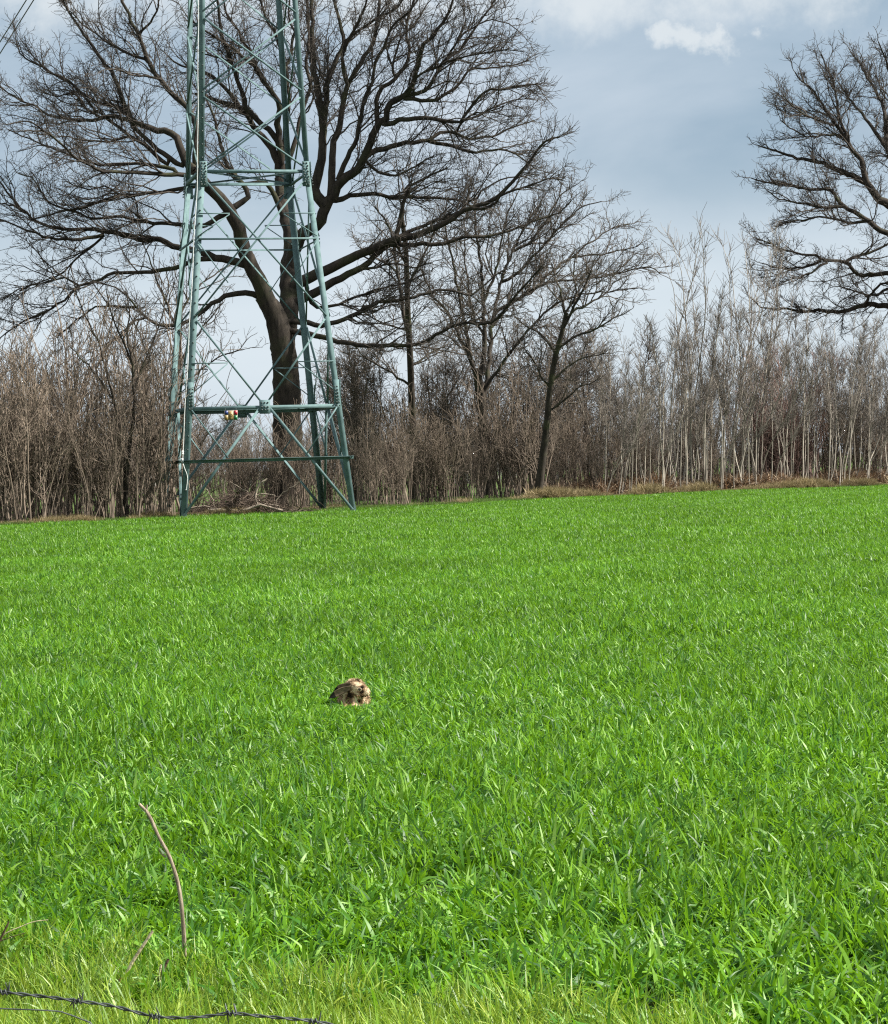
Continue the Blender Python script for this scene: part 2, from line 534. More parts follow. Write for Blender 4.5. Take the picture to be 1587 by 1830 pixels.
# ------------------------------------------------------------------ blades and scattering
def blades(base, az, length, width, lean, curl, tint, K=5, twist=1.0, g=None):
    """ribbon blades -> V, Q, tint per vertex"""
    g = g or rng
    N = len(base)
    s = np.linspace(0, 1, K)
    phi = lean[:, None] + curl[:, None] * s[None] ** 1.4
    ds = (length / (K - 1))[:, None]
    mid = 0.5 * (phi[:, 1:] + phi[:, :-1])
    h = np.concatenate([np.zeros((N, 1)), np.cumsum(np.sin(mid) * ds, 1)], 1)
    z = np.concatenate([np.zeros((N, 1)), np.cumsum(np.cos(mid) * ds, 1)], 1)
    ca, sa = np.cos(az)[:, None], np.sin(az)[:, None]
    c = np.stack([base[:, 0:1] + h * ca, base[:, 1:2] + h * sa, base[:, 2:3] + z], -1)
    tw = (g.normal(size=N) * twist)[:, None] * s[None] + (g.normal(size=N) * 0.3)[:, None]
    nrmv = np.stack([-np.cos(phi) * ca, -np.cos(phi) * sa, np.sin(phi)], -1)
    sd = np.stack([-sa * np.ones_like(phi), ca * np.ones_like(phi), np.zeros_like(phi)], -1)
    wv = sd * np.cos(tw)[..., None] + nrmv * np.sin(tw)[..., None]
    prof = np.clip(np.minimum(0.55 + 2.2 * s, (1 - s) * 2.3 + 0.04), 0, 1)
    hw = 0.5 * width[:, None] * prof[None]
    V = np.stack([c - wv * hw[..., None], c + wv * hw[..., None]], 2)
    idx = np.arange(N * K * 2).reshape(N, K, 2)
    Q = np.stack([idx[:, :-1, 0], idx[:, :-1, 1], idx[:, 1:, 1], idx[:, 1:, 0]], -1).reshape(-1, 4)
    return V.reshape(-1, 3), Q, np.repeat(tint, K * 2)


def disc(n, r, g):
    a = g.random(n) * 2 * np.pi
    q = r * np.sqrt(g.random(n))
    return np.stack([q * np.cos(a), q * np.sin(a), np.zeros(n)], -1)


def tile(name, seed, r, plants, per, lng, wid, lean, curl, mat, K=5, twist=1.0, spread=0.012):
    g = np.random.default_rng(seed)
    base = np.repeat(disc(plants, r, g), per, axis=0)
    n = len(base)
    base = base + g.normal(size=(n, 3)) * np.array([spread, spread, 0])
    ptint = np.repeat(g.random(plants), per)
    t = np.clip(0.3 * ptint + 0.7 * g.random(n), 0, 1)
    V, Q, tt = blades(base, g.random(n) * 2 * np.pi, g.uniform(*lng, n), g.uniform(*wid, n), np.abs(g.normal(0, lean, n)),
                      g.uniform(*curl, n), t, K, twist, g)
    V[:, 2] -= 0.01
    me = mesh_np(name, V, Q, [mat], True, {'tint': tt})
    return bpy.data.objects.new(name, me)


def scatter(name, mat, pts, rotz, scl, idx, sources, tilt=None, **props):
    """one object that sets copies of small tufts on its points"""
    src = bpy.data.collections.new(name + '_tufts')
    for i, s_ in enumerate(sources):
        s_.name = '%s_tuft_%02d' % (name, i)
        src.objects.link(s_)
    me = bpy.data.meshes.new(name)
    me.vertices.add(len(pts))
    me.vertices.foreach_set('co', np.ascontiguousarray(pts, dtype=np.float32).ravel())
    rot = np.zeros((len(pts), 3), dtype=np.float32); rot[:, 2] = rotz
    if tilt is not None:
        rot[:, :2] = tilt
    a = me.attributes.new('rot', 'FLOAT_VECTOR', 'POINT'); a.data.foreach_set('vector', rot.ravel())
    a = me.attributes.new('scl', 'FLOAT_VECTOR', 'POINT')
    scl = np.asarray(scl, dtype=np.float32)
    if scl.ndim == 1:
        scl = np.repeat(scl[:, None], 3, 1)
    a.data.foreach_set('vector', np.ascontiguousarray(scl).ravel())
    a = me.attributes.new('pick', 'INT', 'POINT'); a.data.foreach_set('value', np.asarray(idx, dtype=np.int32))
    me.materials.append(mat)
    me.update()
    o = link(name, me, **props)
    ng = bpy.data.node_groups.new(name + '_scatter', 'GeometryNodeTree')
    ng.interface.new_socket('Geometry', in_out='INPUT', socket_type='NodeSocketGeometry')
    ng.interface.new_socket('Geometry', in_out='OUTPUT', socket_type='NodeSocketGeometry')
    N = ng.nodes; L = ng.links
    gi = N.new('NodeGroupInput'); go = N.new('NodeGroupOutput')
    ci = N.new('GeometryNodeCollectionInfo'); ci.inputs['Collection'].default_value = src
    ci.inputs['Separate Children'].default_value = True; ci.inputs['Reset Children'].default_value = True
    ip = N.new('GeometryNodeInstanceOnPoints'); ip.inputs['Pick Instance'].default_value = True
    mp_ = N.new('GeometryNodeMeshToPoints')

    def attr(nm, dt):
        q = N.new('GeometryNodeInputNamedAttribute'); q.data_type = dt; q.inputs['Name'].default_value = nm
        return [s for s in q.outputs if s.enabled and s.name == 'Attribute'][0]
    L.new(gi.outputs[0], mp_.inputs['Mesh'])
    L.new(mp_.outputs[0], ip.inputs['Points'])
    L.new(ci.outputs[0], ip.inputs['Instance'])
    L.new(attr('pick', 'INT'), ip.inputs['Instance Index'])
    er = N.new('FunctionNodeEulerToRotation')
    L.new(attr('rot', 'FLOAT_VECTOR'), er.inputs[0])
    L.new(er.outputs[0], ip.inputs['Rotation'])
    L.new(attr('scl', 'FLOAT_VECTOR'), ip.inputs['Scale'])
    L.new(ip.outputs[0], go.inputs[0])
    md = o.modifiers.new('scatter', 'NODES'); md.node_group = ng
    return o


def jgrid(x0, x1, y0, y1, step, g, jit=0.5):
    gx, gy = np.meshgrid(np.arange(x0, x1, step), np.arange(y0, y1, step))
    p = np.stack([gx.ravel(), gy.ravel()], -1)
    return p + (g.random(p.shape) - 0.5) * step * 2 * jit


HARE_Y = 16.85
HARE = P(632, 1265, HARE_Y)
g = np.random.default_rng(21)
wt_near = [tile('w', 100 + i, 0.34, 105, 4, (0.08, 0.20), (0.007, 0.0155), 0.32, (0.1, 2.2), M_WHEAT, 7, 1.0) for i in range(6)]
wt_mid = [tile('w', 120 + i, 0.42, 125, 3, (0.09, 0.20), (0.010, 0.018), 0.32, (0.1, 2.0), M_WHEAT, 5, 1.0) for i in range(5)]
wt_far = [tile('w', 140 + i, 0.80, 190, 3, (0.11, 0.20), (0.018, 0.03), 0.35, (0.1, 1.5), M_WHEAT, 3, 0.7) for i in range(5)]
pts, rz, sc_, ix = [], [], [], []
for (y0, y1, step, nvar, off) in ((6.9, 21, 0.40, 6, 0), (21, 47, 0.5, 5, 6), (47, 132, 0.9, 5, 11)):
    hw = 0.185 * y1 + 1.6
    p = jgrid(-hw, hw, y0, y1, step, g)
    k = (np.abs(p[:, 0]) < 0.185 * p[:, 1] + 1.6) & (p[:, 1] < edge_y(p[:, 0]) - 0.1 - 0.5 * g.random(len(p)) + 0.35 * np.sin(p[:, 0] * 1.1) * np.sin(p[:, 0] * 0.37 + 1)) & (p[:, 1] > verge_y(p[:, 0]) - 0.25)
    p = p[k]
    pts.append(np.c_[p, ground_z(p[:, 0], p[:, 1])])
    rz.append(g.random(len(p)) * 6.283); ix.append(off + g.integers(0, nvar, len(p)))
    s_ = 0.86 + 0.3 * g.random(len(p))
    hsc = s_ * (0.92 + 0.16 * np.sin(p[:, 0] * 1.3 + 2 * np.sin(p[:, 1] * .7)))
    d = np.hypot((p[:, 0] - HARE[0]), (p[:, 1] - HARE[1] + 0.15) * 0.7)
    hsc = hsc * np.clip(0.42 + (d - 0.22) * 1.4, 0.42, 1)
    sc_.append(np.c_[s_, s_, hsc])
scatter('young_wheat', M_WHEAT, np.vstack(pts), np.concatenate(rz), np.vstack(sc_), np.concatenate(ix), wt_near + wt_mid + wt_far,
        kind='stuff', label='bright green young wheat covering the whole field', category='crop')

vt = [tile('v', 200 + i, 0.13, 17, 10, (0.06, 0.20), (0.0026, 0.006), 0.30, (0.1, 1.5), M_VERGE, 6, 0.7, 0.011) for i in range(5)]
p = jgrid(-3.2, 3.2, 5.6, 9.6, 0.125, g)
k = (p[:, 1] < verge_y(p[:, 0]) + 0.10 * g.normal(size=len(p)) + 0.06) & (np.abs(p[:, 0]) < 0.185 * p[:, 1] + 1.2)
p = p[k]
s_ = 0.5 + 0.65 * g.random(len(p)) ** 1.5
scatter('verge_grass', M_VERGE, np.c_[p, ground_z(p[:, 0], p[:, 1])], g.random(len(p)) * 6.283, s_, g.integers(0, 5, len(p)), vt,
        kind='stuff', label='yellow green tufted grass on the verge below the barbed wire', category='grass')

# dry grass along the field edge, bracken below the saplings, meadow grass in the gap of the hedge
dt_ = [tile('d', 230 + i, 0.30, 60, 4, (0.12, 0.42), (0.010, 0.02), 0.35, (0.1, 1.5), M_DRY, 4, 0.8, 0.02) for i in range(4)]
X = g.uniform(-26, 34, 2600)
off = np.abs(g.normal(0, 1.0, 2600))
p = np.stack([X, edge_y(X) + 0.1 + off], -1)
k = (np.abs(p[:, 0]) < 0.185 * p[:, 1] + 3) & ((g.random(len(p)) < 0.15) | (p[:, 0] < -3.2) | (p[:, 0] > 3.0))
p = p[k]
s_ = g.uniform(0.3, 1.3, len(p)) * np.where(p[:, 0] > 4, 1.3, 0.8) * (0.75 + 0.4 * np.sin(p[:, 0] * 1.7 + 2 * np.sin(p[:, 0] * 0.63)))
scatter('dry_grass', M_DRY, np.c_[p, ground_z(p[:, 0], p[:, 1])], g.random(len(p)) * 6.283, s_, g.integers(0, 4, len(p)), dt_,
        kind='stuff', label='straw coloured dry grass along the edge of the field', category='grass')
mt_ = [tile('m', 250 + i, 0.5, 150, 3, (0.08, 0.24), (0.012, 0.022), 0.35, (0.1, 1.5), M_ROUGH, 3, 0.8, 0.02) for i in range(3)]
p = np.vstack([np.stack([g.uniform(-4.5, 4.5, 1100), g.uniform(88, 118, 1100)], -1), np.stack([g.uniform(-17, -2, 900), g.uniform(78, 104, 900)], -1)])
Xe = np.where(g.random(900) < 0.4, g.uniform(-3.4, 3.4, 900), g.uniform(-20, 32, 900))
p = np.vstack([p, np.stack([Xe, edge_y(Xe) + g.exponential(0.9, 900)], -1)])
e_ = p[:, 1] - edge_y(p[:, 0])
p = p[(e_ > -0.2) & (e_ < 14)]
scatter('rough_grass', M_ROUGH, np.c_[p, ground_z(p[:, 0], p[:, 1])], g.random(len(p)) * 6.283, g.uniform(0.5, 1.1, len(p)), g.integers(0, 3, len(p)), mt_,
        kind='stuff', label='rough green grass growing under and between the hedge shrubs', category='grass')
bt_ = [tile('b', 270 + i, 0.6, 60, 5, (0.25, 0.7), (0.015, 0.045), 0.6, (0.2, 1.9), M_BRACK, 5, 1.4, 0.05) for i in range(4)]
X = g.uniform(5, 34, 1000)
p = np.stack([X, edge_y(X) + 2.0 + g.exponential(3.2, len(X))], -1)
p = p[(np.abs(p[:, 0]) < 0.185 * p[:, 1] + 3)]
p2 = np.stack([g.uniform(-20, -4, 260), np.zeros(260)], -1); p2[:, 1] = edge_y(p2[:, 0]) + 1.5 + g.exponential(1.8, 260)
p = np.vstack([p, p2])
sb = np.where(p[:, 0] > 4, (0.3 + 1.5 * g.random(len(p)) ** 2) * (0.75 + 0.45 * np.sin(p[:, 0] * 2.1 + 1.5 * np.sin(p[:, 0] * 0.9))), g.uniform(0.2, 0.5, len(p)))
scatter('dead_bracken', M_BRACK, np.c_[p, ground_z(p[:, 0], p[:, 1])], g.random(len(p)) * 6.283, sb, g.integers(0, 4, len(p)), bt_,
        kind='stuff', label='rusty brown dead bracken under the pale saplings', category='bracken')

# ------------------------------------------------------------------ traced trees
def build_traced(limbs, base_depth, seed, spread, ppm):
    """limbs: name -> (parent, [(x,y)...], r0 px, r1 px). returns name -> (pts (K,3), rad (K,))"""
    g = np.random.default_rng(seed)
    res = {}
    for nm, (par, px, r0, r1) in limbs.items():
        px = np.array(px, float)
        if par is None:
            d0 = base_depth
        else:
            pp, _, pd, ppx = res[par]
            j = np.argmin(np.hypot(ppx[:, 0] - px[0, 0], ppx[:, 1] - px[0, 1]))
            d0 = pd[j]
            px = np.vstack([ppx[j], px]) if np.hypot(*(ppx[j] - px[0])) > 1.5 else px
        ln = np.sum(np.hypot(*np.diff(px, axis=0).T)) / ppm
        K = int(np.clip(ln / 0.28, 10, 60))
        d1 = d0 + np.clip(g.normal(0, 0.38), -0.7, 0.7) * ln * spread
        q = resample(px, K)
        s = np.linspace(0, 1, K)
        if par is not None:
            q = q + np.cumsum(g.normal(0, 0.8, q.shape), 0) * (s * (1 - s) * 0.8)[:, None]
            q = q + g.normal(0, 1.0, q.shape) * np.minimum(1, 12 * s * (1 - s))[:, None]
        dep = d0 + (d1 - d0) * s ** 1.2
        pts = np.stack([P(a, b_, c) for (a, b_), c in zip(q, dep)])
        rad = (r0 + (r1 - r0) * s ** 0.7) / ppm * (1.0 if par is None else 0.92)
        res[nm] = (pts, rad, dep, q)
    return res


def twigs(res, names, g, dens, lens, rmin, upb, geo, levels=3, amp=1.0, tstart=0.25):
    """procedural branching on the traced limbs; fills geo with fine branches"""
    KK = 30
    LP = np.stack([resample(res[n][0], KK) for n in names])
    LR = np.stack([np.interp(np.linspace(0, 1, KK), np.linspace(0, 1, len(res[n][1])), res[n][1]) for n in names])
    LL = np.sum(np.linalg.norm(np.diff(LP, axis=1), axis=2), axis=1)
    ctr = LP.reshape(-1, 3).mean(0) - np.array([0, 0, 2.0])
    A, B, C, T, I = [], [], [], [], []
    for i in range(len(names)):
        M = max(3, int(LL[i] * dens[0]))
        p, d, pr, t, _ = sprout(LP[i:i + 1], LR[i:i + 1], M, tstart if LR[i, 0] > 0.12 else 0.1, 0.97, 0.45, 1.0, g, bias=(0, 0, upb))
        A.append(p); B.append(d); C.append(pr); T.append(t); I.append(np.full(len(p), i))
    A, B, C, T, I = map(np.concatenate, (A, B, C, T, I))
    B = nrmz(B + 0.35 * nrmz(A - ctr))
    # the limb's own end runs on
    A = np.vstack([A, LP[:, -1]]); B = np.vstack([B, nrmz(LP[:, -1] - LP[:, -3])]); C = np.r_[C, LR[:, -1]]; T = np.r_[T, np.full(len(names), 0.9)]
    n = len(A)
    L = lens[0] * (0.25 + 1.0 * g.random(n)) * (1.3 - 0.9 * T) * amp
    R0 = np.minimum(C * 0.7, rmin * (1.3 + L * 0.75)); R1 = np.full(n, rmin * 0.9)
    p1, r1 = grow(A, B, L, R0, R1, 9, 0.17, 0.03, 0.17, g)
    geo.tubes(p1, r1, 4)
    M = int(lens[0] * dens[1])
    A, B, C, T, I = sprout(p1, r1, M, 0.15, 1.0, 0.4, 1.0, g, bias=(0, 0, upb * 0.6))
    k = g.random(len(A)) < np.clip(1.15 * L[I] / lens[0], 0.2, 1)
    A, B, C, T, I = A[k], B[k], C[k], T[k], I[k]
    L2 = (lens[1] * (0.3 + 1.0 * g.random(len(A))) * (1.2 - 0.6 * T)) * np.clip(L[I] / lens[0], 0.5, 1.2)
    p2, r2 = grow(A, B, L2, np.minimum(C * 0.8, rmin * 1.15), np.full(len(A), rmin * 0.8), 5, 0.2, 0.02, 0.24, g)
    geo.tubes(p2, r2, 3)
    if levels >= 3:
        M = max(2, int(round(lens[1] * dens[2])))
        A, B, C, T, I = sprout(p2, r2, M, 0.2, 1.0, 0.45, 1.1, g, bias=(0, 0, upb * 0.4))
        k = g.random(len(A)) < np.clip(1.1 * L2[I] / lens[1], 0.25, 1)
        A = A[k]; B = B[k]
        L3 = lens[2] * (0.3 + 1.0 * g.random(len(A)))
        p3, r3 = grow(A, B, L3, np.full(len(A), rmin * 0.85), np.full(len(A), rmin * 0.65), 2, 0.25, 0.02, 0.3, g)
        geo.tubes(p3, r3, 3)
    return n


def ridged_trunk(pts, rad, S=26, K=46, seed=1, flare=0.5, rough=0.05):
    """thick stem with uneven bark ridges and a root flare"""
    g = np.random.default_rng(seed)
    q = resample(pts, K); s = np.linspace(0, 1, K)
    r = np.interp(s, np.linspace(0, 1, len(rad)), rad)
    h = q[:, 2] - q[0, 2]
    a = np.arange(S) * 2 * np.pi / S
    prof = 1 + rough * np.sign(np.sin(a * 9))[None] * g.random((K, S)) + rough * 0.7 * g.normal(size=(K, S))
    prof = prof + flare * np.exp(-h / 0.45)[:, None] * (0.55 + 0.45 * np.sin(a * 5 + seed))[None]
    V = np.stack([q[:, None, 0] + r[:, None] * prof * np.cos(a), q[:, None, 1] + r[:, None] * prof * np.sin(a),
                  np.repeat(q[:, 2:3], S, 1)], -1)
    idx = np.arange(K * S).reshape(K, S); nx = np.roll(idx, -1, 1)
    Q = np.stack([idx[:-1], nx[:-1], nx[1:], idx[1:]], -1).reshape(-1, 4)
    return V.reshape(-1, 3), Q


def traced_tree(name, label, limbs, trunk_names, depth, seed, dens, lens, rmin, upb=0.5, spread=1.0, barkm=None, twigm=None,
                levels=3, amp=1.0, skip=(), flare=0.5):
    ppm = F / depth
    res = build_traced(limbs, depth, seed, spread, ppm)
    g = np.random.default_rng(seed + 1)
    t0 = res[trunk_names[0]][0][0]
    e = empty(name, (t0[0], t0[1], float(ground_z(t0[0], t0[1]))), label, 'tree')
    org = np.array(e.location)
    for tn in trunk_names:
        pts, rad = res[tn][0] - org, res[tn][1]
        if rad[0] > 0.3:
            Vt, Qt = ridged_trunk(pts, rad, seed=seed, flare=flare if tn == 'trunk' else 0.0)
            me = mesh_np('trunk', Vt, Qt, [barkm], True)
        else:
            me = Geo().tubes(pts[None], rad[None], 10).mesh('trunk', [barkm])
        link('trunk', me, e)
    for nm in limbs:
        if nm in trunk_names:
            continue
        pts, rad = res[nm][0] - org, res[nm][1]
        me = Geo().tubes(pts[None], rad[None], 9 if rad[0] > 0.12 else 7).mesh('limb', [barkm])
        link('limb', me, e)
    ge = Geo()
    names = [n for n in limbs if n not in trunk_names and n not in skip]
    twigs(res, names, g, dens, lens, rmin, upb, ge, levels, amp)
    ge.V = [v - org for v in ge.V]
    link('crown', ge.mesh('crown', [twigm]), e)
    return e


OAK = {
 'trunk': (None, [(516, 912), (514, 850), (513, 760), (512, 700), (509, 645), (501, 595), (490, 560), (476, 535)], 32, 20),
 'trunk2': ('trunk', [(508, 650), (508, 612), (514, 560), (516, 514), (516, 476), (521, 441), (514, 401), (506, 363), (501, 318)], 24, 12),
 'A': ('trunk', [(503, 615), (492, 570), (473, 525), (449, 474), (432, 432), (420, 392), (396, 356), (366, 326), (348, 304)], 21, 10),
 'A1': ('A', [(348, 304), (332, 288), (316, 246), (285, 232), (252, 224), (234, 212), (217, 171), (202, 134), (184, 108), (150, 62), (122, 20), (108, -20)], 9, 1.6),
 'A2': ('A', [(352, 310), (350, 250), (345, 206), (322, 181), (285, 141), (265, 108), (252, 73), (237, 40), (219, 0), (205, -50)], 8, 2.4),
 'A2b': ('A2', [(265, 108), (235, 98), (205, 82), (180, 68), (150, 45), (128, 22)], 3.6, 1.2),
 'A2c': ('A2', [(285, 141), (262, 136), (244, 137), (222, 128), (200, 118)], 3, 1.1),
 'A2d': ('A2', [(252, 56), (270, 38), (281, 12), (284, -20)], 3, 1.2),
 'A3': ('A1', [(325, 296), (292, 275), (262, 250), (240, 228), (228, 205), (205, 190), (176, 186), (145, 165), (125, 150), (100, 135), (70, 118), (40, 100), (28, 70)], 6, 1.2),
 'A4': ('A3', [(297, 294), (267, 267), (234, 244), (202, 219), (176, 201), (151, 174), (136, 156), (111, 136), (83, 126), (52, 92)], 5, 1.2),
 'A5': ('A1', [(234, 212), (222, 212), (190, 208), (161, 214), (111, 212), (83, 204), (68, 189), (40, 181), (15, 166), (-8, 152)], 5, 1.2),
 'A5b': ('A5', [(176, 205), (150, 192), (140, 172), (122, 165), (105, 172), (75, 165)], 3, 1.0),
 'A5c': ('A4', [(232, 244), (205, 250), (180, 252), (150, 250), (118, 245), (95, 236)], 3, 1.0),
 'A6': ('A', [(350, 312), (312, 312), (267, 310), (219, 306), (186, 307), (161, 295), (136, 282), (113, 260), (88, 239), (50, 217), (15, 222)], 5.5, 1.2),
 'A7': ('A6', [(318, 308), (302, 300), (252, 293), (201, 295), (164, 290), (136, 283), (121, 277), (93, 264), (63, 252), (15, 232)], 4.5, 1.1),
 'A8': ('A', [(372, 328), (340, 335), (317, 338), (272, 345), (227, 348), (186, 355), (161, 367), (121, 374), (93, 365), (78, 350), (60, 320), (33, 310)], 5, 1.2),
 'A8b': ('A8', [(227, 348), (200, 342), (186, 332), (165, 340), (140, 335), (125, 328)], 2.6, 0.9),
 'A9': ('A', [(405, 380), (360, 404), (315, 402), (252, 396), (214, 386), (176, 392), (151, 386), (131, 377), (110, 376), (85, 385), (55, 392)], 6, 1.2),
 'A9b': ('A9', [(250, 394), (246, 370), (240, 350)], 2.4, 1.0),
 'A10': ('A', [(446, 474), (420, 468), (395, 461), (350, 449), (312, 441), (285, 428), (252, 430), (209, 418), (186, 416), (161, 411), (106, 411), (71, 401), (45, 381), (20, 353), (0, 328), (-20, 300)], 9, 1.4),
 'A11': ('A10', [(188, 418), (161, 426), (106, 427), (71, 421), (38, 406), (0, 391), (-25, 384)], 4.5, 1.2),
 'A11b': ('A10', [(188, 420), (165, 438), (150, 450), (130, 470), (105, 493), (70, 506), (35, 520)], 3, 1.0),
 'A11c': ('A10', [(45, 381), (22, 366), (-5, 362)], 3, 1.1),
 'A12': ('A10', [(395, 462), (348, 464), (310, 479), (252, 486), (209, 486), (176, 499), (139, 512), (121, 532), (88, 552), (45, 572), (15, 592), (-10, 612)], 6, 1.1),
 'A12b': ('A12', [(139, 511), (122, 498), (105, 500), (80, 503), (40, 515), (5, 535)], 2.6, 0.9),
 'A13': ('trunk', [(470, 535), (448, 524), (411, 527), (378, 544), (348, 567), (315, 580), (282, 580), (262, 567), (242, 547), (222, 522), (202, 514), (180, 505)], 7, 1.2),
 'A13b': ('A13', [(242, 549), (210, 548), (176, 549), (151, 562), (126, 580), (105, 600)], 3, 1.0),
 'A13c': ('A13', [(262, 568), (235, 575), (222, 595), (200, 610), (180, 640)], 2.6, 1.0),
 'B1': ('trunk2', [(501, 318), (496, 290), (481, 257), (453, 227), (436, 199), (421, 189), (395, 184), (365, 171), (348, 168)], 10, 3),
 'B1b': ('B1', [(436, 205), (418, 178), (395, 150), (372, 132), (350, 125), (325, 118), (300, 100)], 6, 1.5),
 'B2': ('trunk2', [(502, 305), (500, 262), (489, 245), (463, 217), (441, 194), (438, 181), (423, 141), (413, 113), (403, 81), (393, 45), (390, 0), (386, -40)], 8, 2),
 'B3': ('B2', [(500, 262), (496, 232), (500, 191), (491, 174), (473, 146), (453, 118), (428, 96), (403, 76), (380, 63), (363, 53), (335, 30)], 8, 1.6),
 'B3b': ('B3', [(453, 118), (453, 101), (436, 73), (418, 45), (403, 20), (395, -20)], 4, 1.6),
 'B3c': ('B2', [(413, 113), (395, 102), (370, 98), (350, 88)], 3, 1.2),
 'B4': ('trunk2', [(503, 300), (511, 227), (516, 164), (501, 83), (484, 50), (471, 20), (466, 0), (455, -45)], 6, 2),
 'B4b': ('B4', [(511, 120), (520, 95), (525, 60), (515, 30), (520, -15)], 4, 1.5),
 'B5': ('trunk2', [(512, 300), (521, 272), (531, 239), (542, 191), (554, 151), (549, 113), (552, 63), (548, 0), (546, -40)], 6, 2.4),
 'B6': ('A', [(445, 350), (425, 318), (405, 290), (392, 250), (383, 210), (370, 180)], 7, 2),
 'B6b': ('trunk2', [(512, 395), (488, 345), (468, 325), (440, 330), (415, 315), (395, 290)], 8, 2),
 'C': ('trunk2', [(518, 480), (531, 431), (549, 413), (572, 396), (582, 370), (592, 355), (607, 325), (630, 308), (640, 297), (657, 265), (667, 239), (680, 217), (690, 209), (695, 189), (723, 171), (740, 146), (750, 101), (758, 76), (776, 63), (801, 25), (815, -20)], 15.5, 2.0),
 'C1': ('C', [(583, 368), (564, 345), (567, 315), (572, 297), (577, 252), (574, 202), (569, 164), (562, 126), (559, 76), (557, 0), (556, -40)], 12, 3),
 'C2': ('C', [(592, 350), (595, 292), (597, 252), (607, 227), (615, 176), (625, 146), (648, 108), (668, 76), (675, 38), (680, 0), (690, -40)], 9, 2.4),
 'C3': ('C1', [(577, 215), (582, 186), (587, 141), (602, 106), (615, 78), (605, 30), (595, 0), (590, -30)], 8, 2.2),
 'C3b': ('C3', [(615, 78), (635, 58), (673, 33), (705, 18), (730, -10)], 4, 1.4),
 'C3c': ('C2', [(620, 150), (612, 110), (618, 78), (640, 40), (655, 0), (655, -30)], 5, 1.6),
 'C4': ('C', [(604, 322), (625, 275), (640, 234), (650, 176), (663, 151), (670, 113), (688, 76), (705, 43), (733, 20), (752, -12)], 6, 1.6),
 'C5': ('C', [(676, 225), (672, 190), (680, 160), (706, 142), (720, 120), (732, 95), (725, 60), (730, 30), (745, -10)], 6, 1.8),
 'C5b': ('C5', [(706, 140), (703, 112), (712, 84), (722, 60), (745, 40), (765, 5)], 3, 1.2),
 'D': ('trunk2', [(517, 515), (552, 497), (574, 487), (605, 474), (642, 454), (673, 441), (703, 429), (730, 424), (768, 412), (806, 391), (838, 372), (882, 357), (919, 322), (947, 287), (975, 252), (1000, 245)], 13, 1.6),
 'Db': ('trunk2', [(516, 545), (557, 527), (592, 504), (617, 494), (655, 474), (676, 452), (703, 434)], 11, 5),
 'D2': ('D', [(690, 436), (712, 438), (760, 437), (797, 435), (831, 424), (863, 423), (913, 410), (957, 394), (995, 382), (1020, 360)], 6, 1.2),
 'D3': ('D', [(706, 427), (712, 404), (721, 369), (730, 341), (749, 325), (775, 312), (800, 300)], 6, 1.6),
 'D4': ('D', [(712, 424), (743, 410), (787, 391), (815, 380), (850, 352), (875, 330), (905, 318), (935, 316)], 4.5, 1.2),
 'D4b': ('D', [(838, 372), (870, 372), (905, 345), (940, 335), (975, 320), (1005, 322)], 4, 1.1),
 'D5': ('C', [(597, 360), (630, 349), (665, 347), (708, 353), (745, 352), (781, 353), (815, 357), (838, 366), (866, 375)], 5.5, 2),
 'E1': ('C', [(682, 222), (705, 219), (730, 212), (768, 212), (800, 215), (821, 217), (841, 192), (865, 165), (905, 160), (950, 150), (968, 160)], 6, 1.2),
 'E1b': ('E1', [(821, 217), (850, 208), (885, 192), (920, 180), (955, 178)], 3, 1.0),
 'E2': ('C', [(645, 290), (660, 275), (680, 268), (730, 254), (766, 252), (786, 237), (806, 237), (839, 249), (881, 242), (914, 229), (955, 215)], 7, 1.2),
 'E3': ('E2', [(766, 252), (793, 259), (821, 265), (851, 272), (899, 267), (927, 280), (955, 300)], 4.5, 1.2),
 'E3b': ('E2', [(815, 240), (822, 222), (845, 205), (872, 200), (900, 190)], 3, 1.0),
 'E4': ('C', [(723, 171), (763, 159), (785, 125), (801, 101), (824, 88), (851, 48), (876, 13), (890, -15)], 5, 1.4),
 'E4b': ('E4', [(801, 101), (820, 70), (845, 48), (880, 35), (905, 40), (932, 60)], 2.6, 0.9),
 'E5': ('C', [(718, 176), (745, 178), (773, 179), (801, 166), (821, 151), (841, 121), (871, 121), (907, 116), (945, 108)], 5, 1.1),
 'E5b': ('E5', [(740, 140), (780, 120), (815, 105), (850, 98), (900, 90), (935, 92)], 3, 1.0),
 'E6': ('C', [(650, 285), (672, 305), (700, 315), (725, 305), (755, 290), (775, 280)], 4, 1.3),
 'F': ('trunk', [(515, 575), (549, 576), (567, 582), (592, 577), (622, 567), (650, 552), (675, 542), (700, 538), (737, 533), (784, 520), (812, 520), (841, 530), (860, 514), (880, 495), (905, 480)], 6.5, 1.3),
 'F2': ('trunk', [(520, 592), (567, 600), (605, 610), (642, 617), (705, 617), (743, 615), (784, 593), (822, 577), (869, 577), (888, 568), (913, 536), (941, 505), (965, 480)], 6.5, 1.6),
 'F3': ('D', [(560, 545), (600, 545), (640, 530), (680, 515), (720, 505), (760, 490)], 4.5, 1.2),
 'F4': ('Db', [(640, 482), (670, 478), (705, 470), (740, 478), (770, 470)], 3.5, 1.1),
}
traced_tree('oak_tree', 'huge spreading leafless oak directly behind the green pylon', OAK, ['trunk', 'trunk2'], 98.0, 11,
            (3.1, 4.1, 4.6), (2.8, 1.15, 0.46), 0.0094, 0.25, 0.9, M_OAK, M_TWIG, skip=('A', 'Db'))

